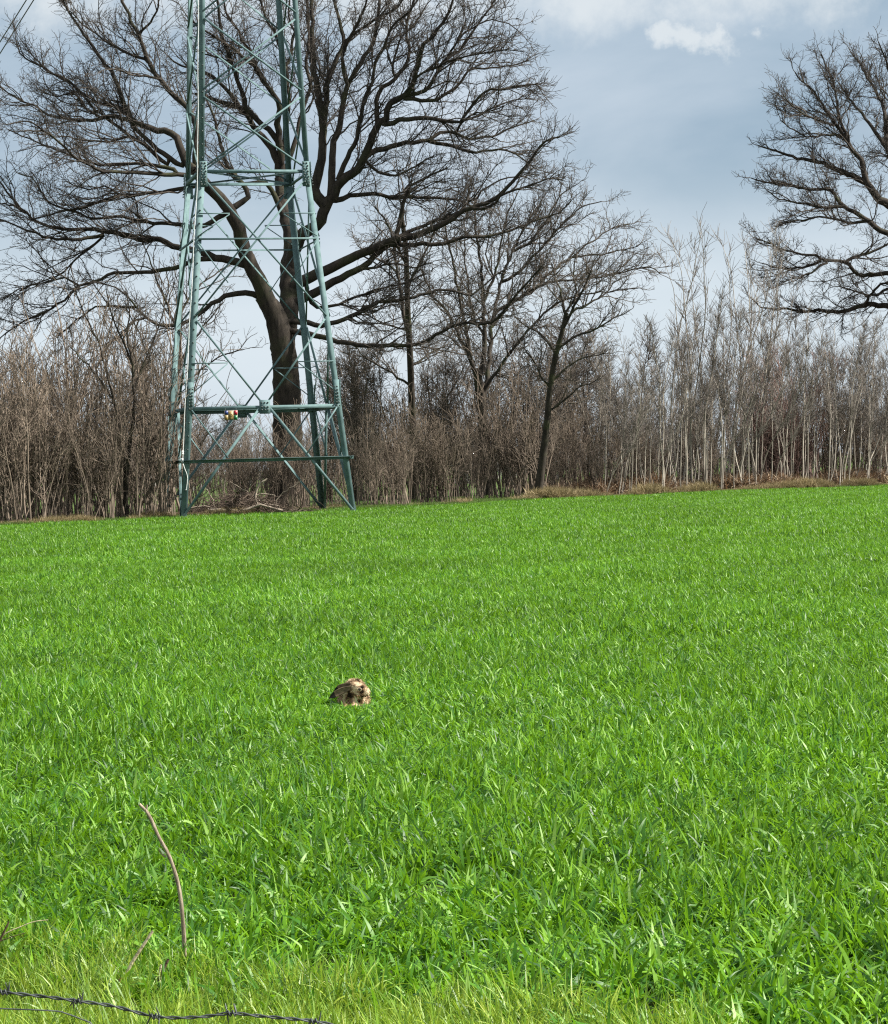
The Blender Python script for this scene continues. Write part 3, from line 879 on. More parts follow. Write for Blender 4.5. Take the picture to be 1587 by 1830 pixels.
ROAK = {
 'trunk': (None, [(1668, 905), (1664, 760), (1660, 640), (1655, 560), (1650, 470), (1642, 400)], 34, 22),
 'R0': ('trunk', [(1640, 400), (1600, 372), (1570, 357), (1552, 332), (1533, 321), (1521, 314), (1495, 305), (1460, 290), (1430, 285), (1400, 275), (1360, 262)], 12, 1.3),
 'R2': ('R0', [(1556, 338), (1548, 323), (1540, 290), (1519, 261), (1495, 223), (1482, 206), (1468, 186), (1453, 161), (1431, 144), (1421, 129)], 7, 1.2),
 'R3': ('R2', [(1519, 261), (1508, 229), (1497, 191), (1491, 153), (1476, 121), (1468, 97)], 4, 1.2),
 'R2b': ('R2', [(1495, 222), (1465, 216), (1440, 205), (1415, 188), (1400, 170)], 3, 1.0),
 'R2c': ('R2', [(1510, 245), (1480, 240), (1450, 245), (1420, 235), (1395, 215)], 3, 1.0),
 'R4': ('trunk', [(1642, 400), (1620, 330), (1582, 263), (1561, 229), (1538, 201), (1514, 172), (1500, 150)], 10, 1.3),
 'R5': ('trunk', [(1645, 390), (1600, 300), (1584, 248), (1582, 206), (1571, 172), (1552, 138), (1535, 112), (1520, 92)], 10, 1.3),
 'R5b': ('R5', [(1584, 240), (1592, 180), (1590, 130), (1580, 100), (1570, 75)], 5, 1.2),
 'R6': ('trunk', [(1645, 440), (1586, 417), (1567, 408), (1548, 393), (1523, 376), (1506, 366), (1485, 340), (1448, 338), (1408, 330), (1363, 325), (1342, 318)], 8, 1.1),
 'R7': ('R6', [(1510, 367), (1485, 370), (1457, 368), (1419, 360), (1393, 355), (1370, 340)], 4, 1.0),
 'R7b': ('R6', [(1548, 395), (1520, 398), (1495, 392), (1470, 388), (1440, 392), (1410, 396), (1390, 405)], 3.5, 1.0),
 'R8': ('trunk', [(1650, 500), (1586, 489), (1540, 491), (1518, 476), (1510, 468), (1487, 466), (1470, 464), (1455, 455), (1434, 455), (1415, 449), (1395, 444), (1372, 432), (1349, 425)], 6.5, 1.1),
 'R8b': ('R8', [(1512, 468), (1540, 455), (1570, 445), (1590, 435)], 4, 2),
 'R9': ('trunk', [(1655, 560), (1587, 548), (1552, 546), (1529, 548), (1499, 559), (1468, 555), (1434, 557), (1406, 551), (1380, 552), (1359, 548), (1345, 535)], 8, 1.2),
 'R9b': ('R9', [(1545, 546), (1565, 515), (1590, 505)], 3.5, 2),
 'R10': ('R8', [(1470, 465), (1446, 476), (1419, 480), (1390, 478), (1360, 470)], 3.5, 1.0),
 'R10b': ('R8', [(1480, 467), (1455, 485), (1430, 495), (1400, 505)], 3, 1.0),
 'R11': ('trunk', [(1650, 520), (1600, 512), (1560, 528), (1530, 520), (1500, 512)], 5, 1.2),
 'S1': ('trunk', [(1650, 400), (1680, 300), (1690, 200), (1700, 100)], 12, 2),
 'S2': ('trunk', [(1655, 440), (1720, 380), (1780, 320), (1850, 280)], 11, 2),
}
traced_tree('oak_tree', 'large leafless oak at the right edge of the picture', ROAK, ['trunk'], 135.0, 31,
            (3.4, 4.6, 5.0), (2.6, 1.1, 0.5), 0.0120, 0.35, 0.9, M_OAK, M_TWIG, skip=('S1',))

T2 = {
 'trunk': (None, [(742, 905), (740, 800), (736, 720), (733, 640), (729, 560), (727, 500), (725, 440), (718, 390)], 9, 4),
 'b1': ('trunk', [(731, 600), (722, 560), (714, 500), (706, 460), (700, 420)], 5, 2),
 'b2': ('trunk', [(728, 520), (745, 480), (765, 440), (780, 400)], 3.5, 1.4),
 'b3': ('trunk', [(726, 470), (705, 430), (690, 395), (670, 370)], 3, 1.3),
 'b4': ('trunk', [(719, 392), (722, 350), (735, 310)], 3.5, 1.3),
 'b5': ('trunk', [(735, 690), (690, 660), (655, 640), (630, 615)], 3, 1.2),
 'b6': ('trunk', [(734, 660), (770, 630), (800, 615)], 2.6, 1.1),
 'b7': ('b1', [(712, 490), (690, 470), (660, 455), (640, 440)], 2.4, 1.0),
 'b8': ('trunk', [(731, 590), (690, 580), (655, 560), (625, 545)], 2.4, 1.0),
}
traced_tree('forked_tree', 'slim forked dark tree standing just right of the big oak trunk', T2, ['trunk'], 112.0, 41,
            (3.4, 4.0, 4.0), (2.5, 1.1, 0.5), 0.0105, 0.5, 0.9, M_TREE, M_TREETW)

T3 = {
 'trunk': (None, [(872, 895), (866, 800), (860, 720), (852, 660)], 11, 8),
 's1': ('trunk', [(858, 700), (845, 650), (830, 620), (812, 580), (790, 545), (770, 520), (752, 480)], 6, 1.6),
 's2': ('trunk', [(856, 680), (866, 620), (866, 560), (862, 500), (856, 450), (850, 400), (848, 350)], 6, 1.4),
 's3': ('trunk', [(862, 720), (874, 640), (880, 570), (895, 500), (915, 450), (935, 410), (960, 370)], 6, 1.4),
 's4': ('s1', [(842, 640), (826, 560), (815, 500), (800, 430), (795, 390)], 4.5, 1.4),
 's5': ('s3', [(878, 585), (910, 545), (950, 520), (985, 485), (1020, 460), (1060, 430), (1100, 405), (1130, 400)], 4.5, 1.0),
 's6': ('s3', [(882, 560), (930, 530), (980, 505), (1040, 500), (1100, 490), (1160, 478), (1180, 490)], 4, 1.0),
 's7': ('s3', [(895, 505), (935, 480), (970, 440), (1005, 400), (1040, 370), (1075, 360)], 4, 1.0),
 's8': ('s3', [(916, 450), (950, 430), (975, 395), (1000, 350), (1030, 330)], 3.5, 1.0),
 's9': ('s2', [(864, 540), (885, 490), (895, 440), (905, 390), (925, 345)], 3.5, 1.1),
 's10': ('trunk', [(864, 700), (905, 640), (945, 590), (985, 550), (1030, 530), (1090, 520), (1140, 515)], 4, 1.0),
 's11': ('s5', [(1020, 460), (1060, 455), (1100, 450), (1140, 440)], 2.4, 1.0),
 's12': ('s2', [(866, 600), (845, 560), (838, 510), (830, 460), (832, 410)], 3, 1.1),
}
traced_tree('spreading_tree', 'many stemmed leafless tree leaning right between the oak and the saplings', T3, ['trunk'], 117.0, 51,
            (3.2, 4.0, 4.0), (2.7, 1.15, 0.5), 0.0110, 0.4, 1.0, M_TREE, M_TREETW)

T4 = {
 'trunk': (None, [(960, 898), (966, 850), (972, 800), (977, 760), (982, 705), (990, 650), (1003, 600), (1012, 560)], 8.5, 4),
 'b1': ('trunk', [(1006, 590), (1020, 560), (1035, 530), (1050, 500), (1060, 470)], 4, 1.2),
 'b2': ('trunk', [(998, 622), (1030, 600), (1060, 590), (1095, 570), (1125, 555)], 3.6, 1.0),
 'b3': ('trunk', [(1010, 565), (1005, 530), (995, 500), (985, 470)], 3.6, 1.0),
 'b4': ('trunk', [(995, 632), (975, 605), (955, 590), (935, 580), (915, 560)], 3.4, 1.0),
 'b5': ('trunk', [(986, 680), (1015, 655), (1045, 640), (1080, 632)], 3, 1.0),
 'b6': ('trunk', [(984, 700), (965, 670), (950, 640), (935, 620)], 2.8, 1.0),
 'b7': ('b1', [(1022, 555), (1050, 545), (1080, 525), (1105, 500)], 2.8, 1.0),
 'b8': ('trunk', [(980, 735), (1010, 715), (1040, 690), (1065, 680)], 2.6, 1.0),
 'b9': ('trunk', [(1010, 562), (1030, 525), (1025, 490), (1030, 455)], 3, 1.0),
}
traced_tree('small_tree', 'small dark trunked tree at the field edge where the saplings begin', T4, ['trunk'], 104.6, 61,
            (4.2, 4.4, 4.2), (1.8, 0.9, 0.4), 0.0105, 0.5, 0.9, M_TREE, M_TREETW)

T5 = {
 'trunk': (None, [(226, 935), (224, 880), (228, 830), (233, 780)], 6, 4),
 'a': ('trunk', [(226, 850), (222, 790), (210, 740), (195, 680), (175, 610), (150, 560), (135, 520)], 4.5, 1.0),
 'b': ('trunk', [(231, 800), (240, 740), (238, 690), (236, 650), (215, 600), (200, 560), (190, 520)], 4.5, 1.0),
 'c': ('b', [(239, 700), (252, 660), (270, 620), (285, 580), (295, 540)], 3, 1.0),
 'd': ('a', [(205, 720), (180, 680), (155, 650), (125, 620)], 2.6, 1.0),
 'e': ('b', [(236, 655), (228, 600), (232, 560), (225, 520)], 2.6, 1.0),
}
traced_tree('young_tree', 'slender double stemmed young tree in the hedge left of the pylon', T5, ['trunk'], 85.0, 71,
            (2.2, 3.0, 3.0), (1.8, 0.85, 0.4), 0.0095, 0.5, 0.7, M_TREE, M_TREETW)

T6 = {
 'trunk': (None, [(300, 915), (304, 820), (312, 720), (318, 640), (322, 560), (325, 500)], 8, 4),
 'a': ('trunk', [(310, 740), (290, 690), (268, 640), (245, 590), (225, 550)], 3.4, 1.0),
 'b': ('trunk', [(320, 600), (300, 550), (280, 500), (262, 450), (250, 420)], 3.4, 1.0),
 'c': ('trunk', [(316, 660), (345, 610), (375, 570), (400, 540)], 3.2, 1.0),
 'd': ('trunk', [(325, 500), (330, 450), (345, 400)], 3.2, 1.0),
 'e': ('trunk', [(322, 560), (350, 520), (380, 490), (420, 470)], 3, 1.0),
 'f': ('trunk', [(312, 700), (350, 670), (390, 640), (430, 625)], 2.8, 1.0),
}
traced_tree('young_tree', 'dark straight young tree right behind the left legs of the pylon', T6, ['trunk'], 101.0, 81,
            (2.4, 3.0, 3.4), (2.2, 1.0, 0.46), 0.0098, 0.4, 0.9, M_TREE, M_TREETW)


# ------------------------------------------------------------------ thicket: saplings and shrubs
def sapling_mesh(seed, H, lean, tw):
    g = np.random.default_rng(seed)
    K = 14
    az = g.uniform(-0.6, 0.6)
    d = np.array([[math.sin(lean) * math.cos(az), math.sin(lean) * math.sin(az), math.cos(lean)]])
    p, r = grow(np.zeros((1, 3)), d, np.array([H]), np.array([0.020 + 0.0026 * H]), np.array([0.010]), K, 0.07, 0.03, 0.03, g)
    stem = Geo().tubes(p, r, 7)
    ge = Geo()
    A, B, C, T, I = sprout(p, r, int(H * tw), 0.34, 1.0, 0.2, 0.55, g)
    L = H * 0.13 * (1.25 - T) * (0.4 + 1.1 * g.random(len(A)))
    p1, r1 = grow(A, B, L, np.minimum(C * 0.5, 0.017), np.full(len(A), 0.008), 7, 0.11, 0.10, 0.05, g)
    ge.tubes(p1, r1, 3)
    A, B, C, T, I = sprout(p1, r1, 6, 0.2, 1.0, 0.35, 0.85, g)
    p2, r2 = grow(A, B, 0.35 + 0.75 * g.random(len(A)), np.full(len(A), 0.011), np.full(len(A), 0.008), 4, 0.12, 0.07, 0.1, g)
    ge.tubes(p2, r2, 3)
    return stem.mesh('trunk', [M_PALE]), ge.mesh('crown', [M_PALETW])


def shrub_mesh(seed, H, n, spread, mat, rs=0.030, fine=0.0095):
    g = np.random.default_rng(seed)
    base = disc(n, 0.7, g)
    a = g.random(n) * 6.283
    ln = np.abs(g.normal(0, spread, n))
    d = np.stack([np.sin(ln) * np.cos(a), np.sin(ln) * np.sin(a), np.cos(ln)], -1)
    L = H * (0.35 + 0.7 * g.random(n))
    p, r = grow(base, d, L, rs * (0.45 + 1.0 * g.random(n) ** 2), np.full(n, fine), 11, 0.06, 0.035, 0.05, g)
    st = Geo().tubes(p, r, 5)
    ge = Geo()
    A, B, C, T, I = sprout(p, r, 6, 0.2, 1.0, 0.2, 0.6, g, bias=(0, 0, 0.3))
    L1 = L[I] * 0.30 * (1.25 - T) * (0.4 + 1.1 * g.random(len(A)))
    p1, r1 = grow(A, B, L1, np.minimum(C * 0.7, fine * 1.4), np.full(len(A), fine), 6, 0.08, 0.06, 0.08, g)
    ge.tubes(p1, r1, 3)
    A, B, C, T, I = sprout(p1, r1, 3, 0.2, 1.0, 0.35, 0.9, g)
    p2, r2 = grow(A, B, 0.3 + 0.6 * g.random(len(A)), np.full(len(A), fine), np.full(len(A), fine * 0.75), 3, 0.15, 0.04, 0.15, g)
    ge.tubes(p2, r2, 3)
    return st.mesh('stems', [mat]), ge.mesh('crown', [mat])


def put(name, parts, loc, rz, scl, label, cat, group):
    e = empty(name, loc, label, cat, group, rz)
    e.scale = (scl, scl, scl)
    for pn, me in parts:
        o = bpy.data.objects.new(pn, me)
        COL.objects.link(o)
        o.parent = e
    return e


g = np.random.default_rng(77)
SAP = [sapling_mesh(300 + i, H, ln, 2.1) for i, (H, ln) in enumerate(
    [(12.5, 0.10), (11.0, 0.20), (9.5, 0.08), (10.5, 0.26), (8.0, 0.16), (11.8, 0.04), (9.0, 0.24), (9.0, 0.18)])]
TALL = [sapling_mesh(320 + i, 12.5, ln, 0.9) for i, ln in enumerate((0.06, 0.09, 0.03))]
xs_ = np.concatenate([np.linspace(1050, 1650, 100) + g.normal(0, 7, 100), g.uniform(1030, 1660, 120), g.uniform(1175, 1350, 14)])
for i, x in enumerate(xs_):
    front = i < 100
    X0 = (x - CX) / F * 112
    for _ in range(4):
        Y = edge_y(X0) + (0.8 + 2.2 * g.random() if front else 3.0 + 11 * g.random()); X0 = (x - CX + 25) / F * Y
    st, cr = SAP[int(g.integers(0, 8))]
    s_ = g.uniform(0.55, 0.8) * (0.8 if x < 1150 else 1.0)
    if i >= 220:
        st, cr = TALL[int(g.integers(0, 3))]; s_ = g.uniform(0.86, 1.03)
    put('sapling', [('trunk', st), ('crown', cr)], (X0, Y, float(ground_z(X0, Y)) - 0.05), g.normal(0, 0.7), s_,
        ('tall thin sapling whose tip rises above the thicket' if i >= 220 else 'slender pale sapling at the front of the thicket along the field edge' if front
         else 'slender pale sapling standing deeper inside the thicket'), 'sapling',
        'tall sapling tips above the thicket' if i >= 220 else 'pale saplings along the field edge' if front else 'pale saplings inside the thicket')

SHR = [shrub_mesh(400 + i, 5.6, 24, 0.21, M_SHRUB) for i in range(7)]
SHRR = [shrub_mesh(420 + i, 5.4, 30, 0.2, M_SHRUBR) for i in range(2)]


def shrub_at(x, Y, s_, label, group, red=False, name='shrub'):
    s_ *= g.choice([0.78, 0.95, 1.0, 1.22])
    st, tw = (SHRR if red else SHR)[int(g.integers(0, 2 if red else 7))]
    X0 = (x - CX) / F * Y
    put(name, [('stems', st), ('crown', tw)], (X0, Y, float(ground_z(X0, Y)) - 0.05), g.random() * 6.283, s_, label, 'shrub', group)


def behind(x, a, b_):
    X0 = (x - CX) / F * 95
    for _ in range(4):
        Y = edge_y(X0) + a; X0 = (x - CX) / F * Y
    return Y + (b_ - a) * g.random()


# left of the pylon
for x in np.linspace(-60, 280, 13):
    shrub_at(x + g.normal(0, 5), behind(x, 1.0, 3.5), g.uniform(0.85, 1.2) * (1.1 if x < 170 else 0.85),
             'bare brown many stemmed shrub in the hedge left of the pylon', 'shrubs left of the pylon')
for x in np.linspace(-70, 300, 8):
    shrub_at(x + g.normal(0, 8), behind(x, 9, 14), g.uniform(1.0, 1.35), 'bare brown many stemmed shrub in the hedge left of the pylon', 'shrubs left of the pylon')
# behind the pylon
for k, x in enumerate(np.r_[np.linspace(325, 615, 8), 470, 495, 520, 548, 440]):
    shrub_at(x + g.normal(0, 6), (102 + 5 * g.random()) if k < 8 else 94 + 2 * g.random(), g.uniform(0.55, 0.85) if k < 8 else g.uniform(0.5, 0.68), 'bare brown shrub in the hedge seen through the pylon', 'shrubs behind the pylon')
# between pylon and small tree
for x in (650, 682, 714, 742, 772, 800, 700):
    shrub_at(x + g.normal(0, 4), behind(x, 1.2, 3.7), g.uniform(0.72, 0.98),
             'bare olive brown shrub between the pylon and the grassy gap', 'shrubs right of the pylon')
for x in np.linspace(845, 945, 4):
    shrub_at(x, 106 + 3 * g.random(), g.uniform(0.85, 1.1), 'bare grey brown shrub between the grassy gap and the small tree', 'shrubs by the small tree')
for x in np.linspace(640, 990, 11):
    shrub_at(x + g.normal(0, 8), 119 + 6 * g.random(), g.uniform(1.0, 1.4), 'tall bare shrub at the back of the hedge right of the pylon', 'tall shrubs at the back of the hedge')
# among the saplings
for x in np.concatenate([np.linspace(985, 1650, 17), np.linspace(1010, 1650, 9)]):
    shrub_at(x + g.normal(0, 6), behind(x, 3.0, 11), g.uniform(0.55, 1.0), 'bare brown shrub filling in between the pale saplings', 'shrubs among the saplings')
for x, s_ in ((1372, 1.25), (1398, 1.4), (1425, 1.2)):
    shrub_at(x, behind(x, 4, 6), s_, 'tall reddish twigged bush among the pale saplings', 'reddish bushes among the saplings', True)

def copse_mesh(seed, H):
    """small leafless tree: a few stems, dense fine crown"""
    g = np.random.default_rng(seed)
    n = int(g.integers(2, 5))
    a = g.random(n) * 6.283; ln = np.abs(g.normal(0, 0.16, n)) + 0.04
    d = np.stack([np.sin(ln) * np.cos(a), np.sin(ln) * np.sin(a), np.cos(ln)], -1)
    L = H * (0.7 + 0.3 * g.random(n))
    p, r = grow(disc(n, 0.15, g), d, L, 0.05 + 0.035 * g.random(n), np.full(n, 0.011), 14, 0.07, 0.03, 0.05, g)
    st = Geo().tubes(p, r, 6)
    ge = Geo()
    A, B, C, T, I = sprout(p, r, 20, 0.2, 1.0, 0.45, 1.0, g, bias=(0, 0, 0.15))
    L1 = H * 0.27 * (1.25 - T) * (0.4 + 0.9 * g.random(len(A)))
    p1, r1 = grow(A, B, L1, np.minimum(C * 0.6, 0.022), np.full(len(A), 0.0105), 8, 0.14, 0.05, 0.12, g)
    ge.tubes(p1, r1, 3)
    A, B, C, T, I = sprout(p1, r1, 7, 0.15, 1.0, 0.4, 1.0, g)
    p2, r2 = grow(A, B, 0.35 + 0.8 * g.random(len(A)), np.full(len(A), 0.0105), np.full(len(A), 0.008), 5, 0.17, 0.04, 0.2, g)
    ge.tubes(p2, r2, 3)
    A, B, C, T, I = sprout(p2, r2, 3, 0.2, 1.0, 0.45, 1.1, g)
    p3, r3 = grow(A, B, 0.15 + 0.35 * g.random(len(A)), np.full(len(A), 0.0085), np.full(len(A), 0.0065), 3, 0.2, 0.03, 0.25, g)
    ge.tubes(p3, r3, 3)
    return st.mesh('trunk', [M_TREE]), ge.mesh('crown', [M_TREETW])


COP = [copse_mesh(500 + i, 8.0) for i in range(5)]
for grp, lab, spots in (
    ('small trees left of the pylon', 'small leafless tree behind the hedge left of the pylon', [(-30, 104, .8), (40, 108, .75), (105, 101, .9), (170, 106, .95), (262, 109, .9)]),
    ('small trees behind the pylon', 'small leafless tree far behind the pylon', [(345, 122, .72), (410, 126, .66), (585, 121, .85), (628, 116, .98)]),
    ('small trees right of the pylon', 'small leafless tree behind the hedge between oak and saplings', [(668, 121, 1.0), (705, 125, .9), (770, 122, 1.05), (815, 118, .95), (905, 122, 1.15), (945, 116, 1.0), (1025, 121, 1.1), (1075, 118, 1.0), (1120, 122, 1.1), (990, 127, 1.1), (860, 128, 1.1), (735, 119, 1.0), (640, 124, 1.05), (1050, 126, 1.15), (925, 127, 1.1)]),
    ('small trees behind the saplings', 'small leafless tree showing behind the pale saplings', [(1215, 134, .8), (1330, 138, .8), (1530, 136, .85)])):
    for x, Y, s_ in spots:
        st, cr = COP[int(g.integers(0, 5))]
        X0 = (x - CX) / F * Y
        put('small_tree', [('trunk', st), ('crown', cr)], (X0, Y, float(ground_z(X0, Y)) - 0.05), g.random() * 6.283, s_, lab, 'tree', grp)

# distant wood behind everything
gd = Geo()
gg = np.random.default_rng(91)
for i in range(120):
    X0 = gg.uniform(-62, 62); Y0 = gg.uniform(190, 250)
    H = gg.uniform(3.5, 6.5) * (1.2 if X0 < -18 else 1.0)
    n = 9
    base = np.tile([[X0, Y0, float(ground_z(X0, Y0)) - 0.1]], (n, 1)) + disc(n, 1.2, gg)
    a = gg.random(n) * 6.283; ln = np.abs(gg.normal(0, 0.22, n))
    d = np.stack([np.sin(ln) * np.cos(a), np.sin(ln) * np.sin(a), np.cos(ln)], -1)
    L = H * (0.6 + 0.5 * gg.random(n))
    p, r = grow(base, d, L, np.full(n, 0.07), np.full(n, 0.02), 7, 0.09, 0.03, 0.05, gg)
    gd.tubes(p, r, 3)
    A, B, C, T, I = sprout(p, r, 10, 0.12, 1, 0.4, 1.0, gg)
    p1, r1 = grow(A, B, L[I] * 0.28 * (1.3 - T) * (0.5 + gg.random(len(A))), np.full(len(A), 0.025), np.full(len(A), 0.016), 4, 0.14, 0.05, 0.1, gg)
    gd.tubes(p1, r1, 3)
    A, B, C, T, I = sprout(p1, r1, 4, 0.15, 1, 0.4, 1.0, gg)
    p2, r2 = grow(A, B, 0.5 + 0.7 * gg.random(len(A)), np.full(len(A), 0.017), np.full(len(A), 0.012), 2, 0.14, 0.04, 0.1, gg)
    gd.tubes(p2, r2, 3)
link('distant_wood', gd.mesh('distant_wood', [M_FAR]), kind='stuff', label='far leafless wood beyond the meadow behind the hedge', category='wood')

# ------------------------------------------------------------------ pylon
M_STEEL = None
m, nt, out = new_mat('pylon_paint')
b = nt.nodes.new('ShaderNodeBsdfPrincipled'); b.inputs['Roughness'].default_value = 0.75; b.inputs['Specular IOR Level'].default_value = 0.2
t = nt.nodes.new('ShaderNodeTexCoord')
n = nt.nodes.new('ShaderNodeTexNoise'); n.inputs['Scale'].default_value = 3.0; n.inputs['Detail'].default_value = 7; n.inputs['Roughness'].default_value = 0.7
nt.links.new(t.outputs['Object'], n.inputs['Vector'])
r = nt.nodes.new('ShaderNodeValToRGB')
r.color_ramp.elements[0].position = 0.25; r.color_ramp.elements[0].color = (0.052, 0.088, 0.092, 1)
r.color_ramp.elements[1].position = 0.72; r.color_ramp.elements[1].color = (0.145, 0.225, 0.228, 1)
q = r.color_ramp.elements.new(0.45); q.color = (0.10, 0.162, 0.166, 1)
nt.links.new(n.outputs['Fac'], r.inputs[0])
mps = nt.nodes.new('ShaderNodeMapping'); mps.inputs['Scale'].default_value = (6.0, 6.0, 0.9)
nt.links.new(t.outputs['Object'], mps.inputs[0])
n2 = nt.nodes.new('ShaderNodeTexNoise'); n2.inputs['Scale'].default_value = 1.6; n2.inputs['Detail'].default_value = 8; n2.inputs['Roughness'].default_value = 0.75
nt.links.new(mps.outputs[0], n2.inputs['Vector'])
mrr = nt.nodes.new('ShaderNodeMapRange'); mrr.inputs['From Min'].default_value = 0.60; mrr.inputs['From Max'].default_value = 0.72; mrr.inputs['To Max'].default_value = 0.7
nt.links.new(n2.outputs['Fac'], mrr.inputs['Value'])
mxr = nt.nodes.new('ShaderNodeMix'); mxr.data_type = 'RGBA'; mxr.inputs[7].default_value = (0.085, 0.075, 0.055, 1)
nt.links.new(mrr.outputs[0], mxr.inputs[0]); nt.links.new(r.outputs[0], mxr.inputs[6])
nt.links.new(mxr.outputs[2], b.inputs['Base Color']); nt.links.new(b.outputs[0], out.inputs[0])
M_STEEL = m
M_BOLT = plain_mat('bolt_steel', (0.06, 0.08, 0.075), 0.6, 0.3, 0.3)
M_WIRE = plain_mat('earth_wire', (0.55, 0.58, 0.56), 0.5, 0.2, 0.2)
M_WHITE = plain_mat('white_porcelain', (0.75, 0.75, 0.72), 0.3)
M_CONC = plain_mat('footing_concrete', (0.28, 0.27, 0.24), 0.9, 0, 0.3, 8)

TW, TH = 6.1, R(13.0)
FL = P(323, 925, 84.0)[:2]
ux, uy = np.array([math.cos(TH), math.sin(TH)]), np.array([-math.sin(TH), math.cos(TH)])
PC = FL + 0.5 * TW * (ux + uy)                       # centre of the base
PZ = float(ground_z(*PC)) + 0.02
py = empty('pylon', (PC[0], PC[1], PZ), 'green painted steel lattice pylon standing at the field edge', 'pylon', rz=TH)
HB, HTOP = 11.95, 26.5


def half(h):
    if h <= HB:
        return 0.5 * TW * (1 - (1 - 195 / 306.) * h / HB)
    w0 = TW * 195 / 306.
    return 0.5 * (w0 - (h - HB) * (195 - 173) / 302. * 1.0)


def corner(i, h):
    sx, sy = ((-1, -1), (1, -1), (1, 1), (-1, 1))[i]
    w = half(h)
    return np.array([sx * w, sy * w, h])


def member(name, a, b, n1, n2, w, th=None):
    link(name, Geo().angle(a, b, n1, n2, w, th or max(0.012, w * 0.11)).mesh(name, [M_STEEL], False), py)


SX = ((-1, -1), (1, -1), (1, 1), (-1, 1))
for i, (sx, sy) in enumerate(SX):
    member('leg', corner(i, -0.15), corner(i, HB), (-sx, 0, 0), (0, -sy, 0), 0.205, 0.02)
    member('upper_leg', corner(i, HB), corner(i, HTOP), (-sx, 0, 0), (0, -sy, 0), 0.185, 0.02)
    Gc = Geo(); c = corner(i, 0)
    Gc.box(c + np.array([-sx * .08, -sy * .08, -0.12]), np.eye(3), (0.28, 0.28, 0.2))
    link('footing', Gc.mesh('footing', [M_CONC], False), py)

H1, H0, HN, HM = 3.84, 2.02, 6.8, 9.62
bolts = Geo()


def bolt(c, nrm_, r=0.022, d=0.03):
    nrm_ = np.asarray(nrm_, float)
    t1 = np.cross(nrm_, [0, 0, 1.0]); t1 /= np.linalg.norm(t1); t2 = np.cross(nrm_, t1)
    bolts.box(np.asarray(c) + nrm_ * d * 0.5, np.array([t1, t2, nrm_]), (r, r, d * 0.5))


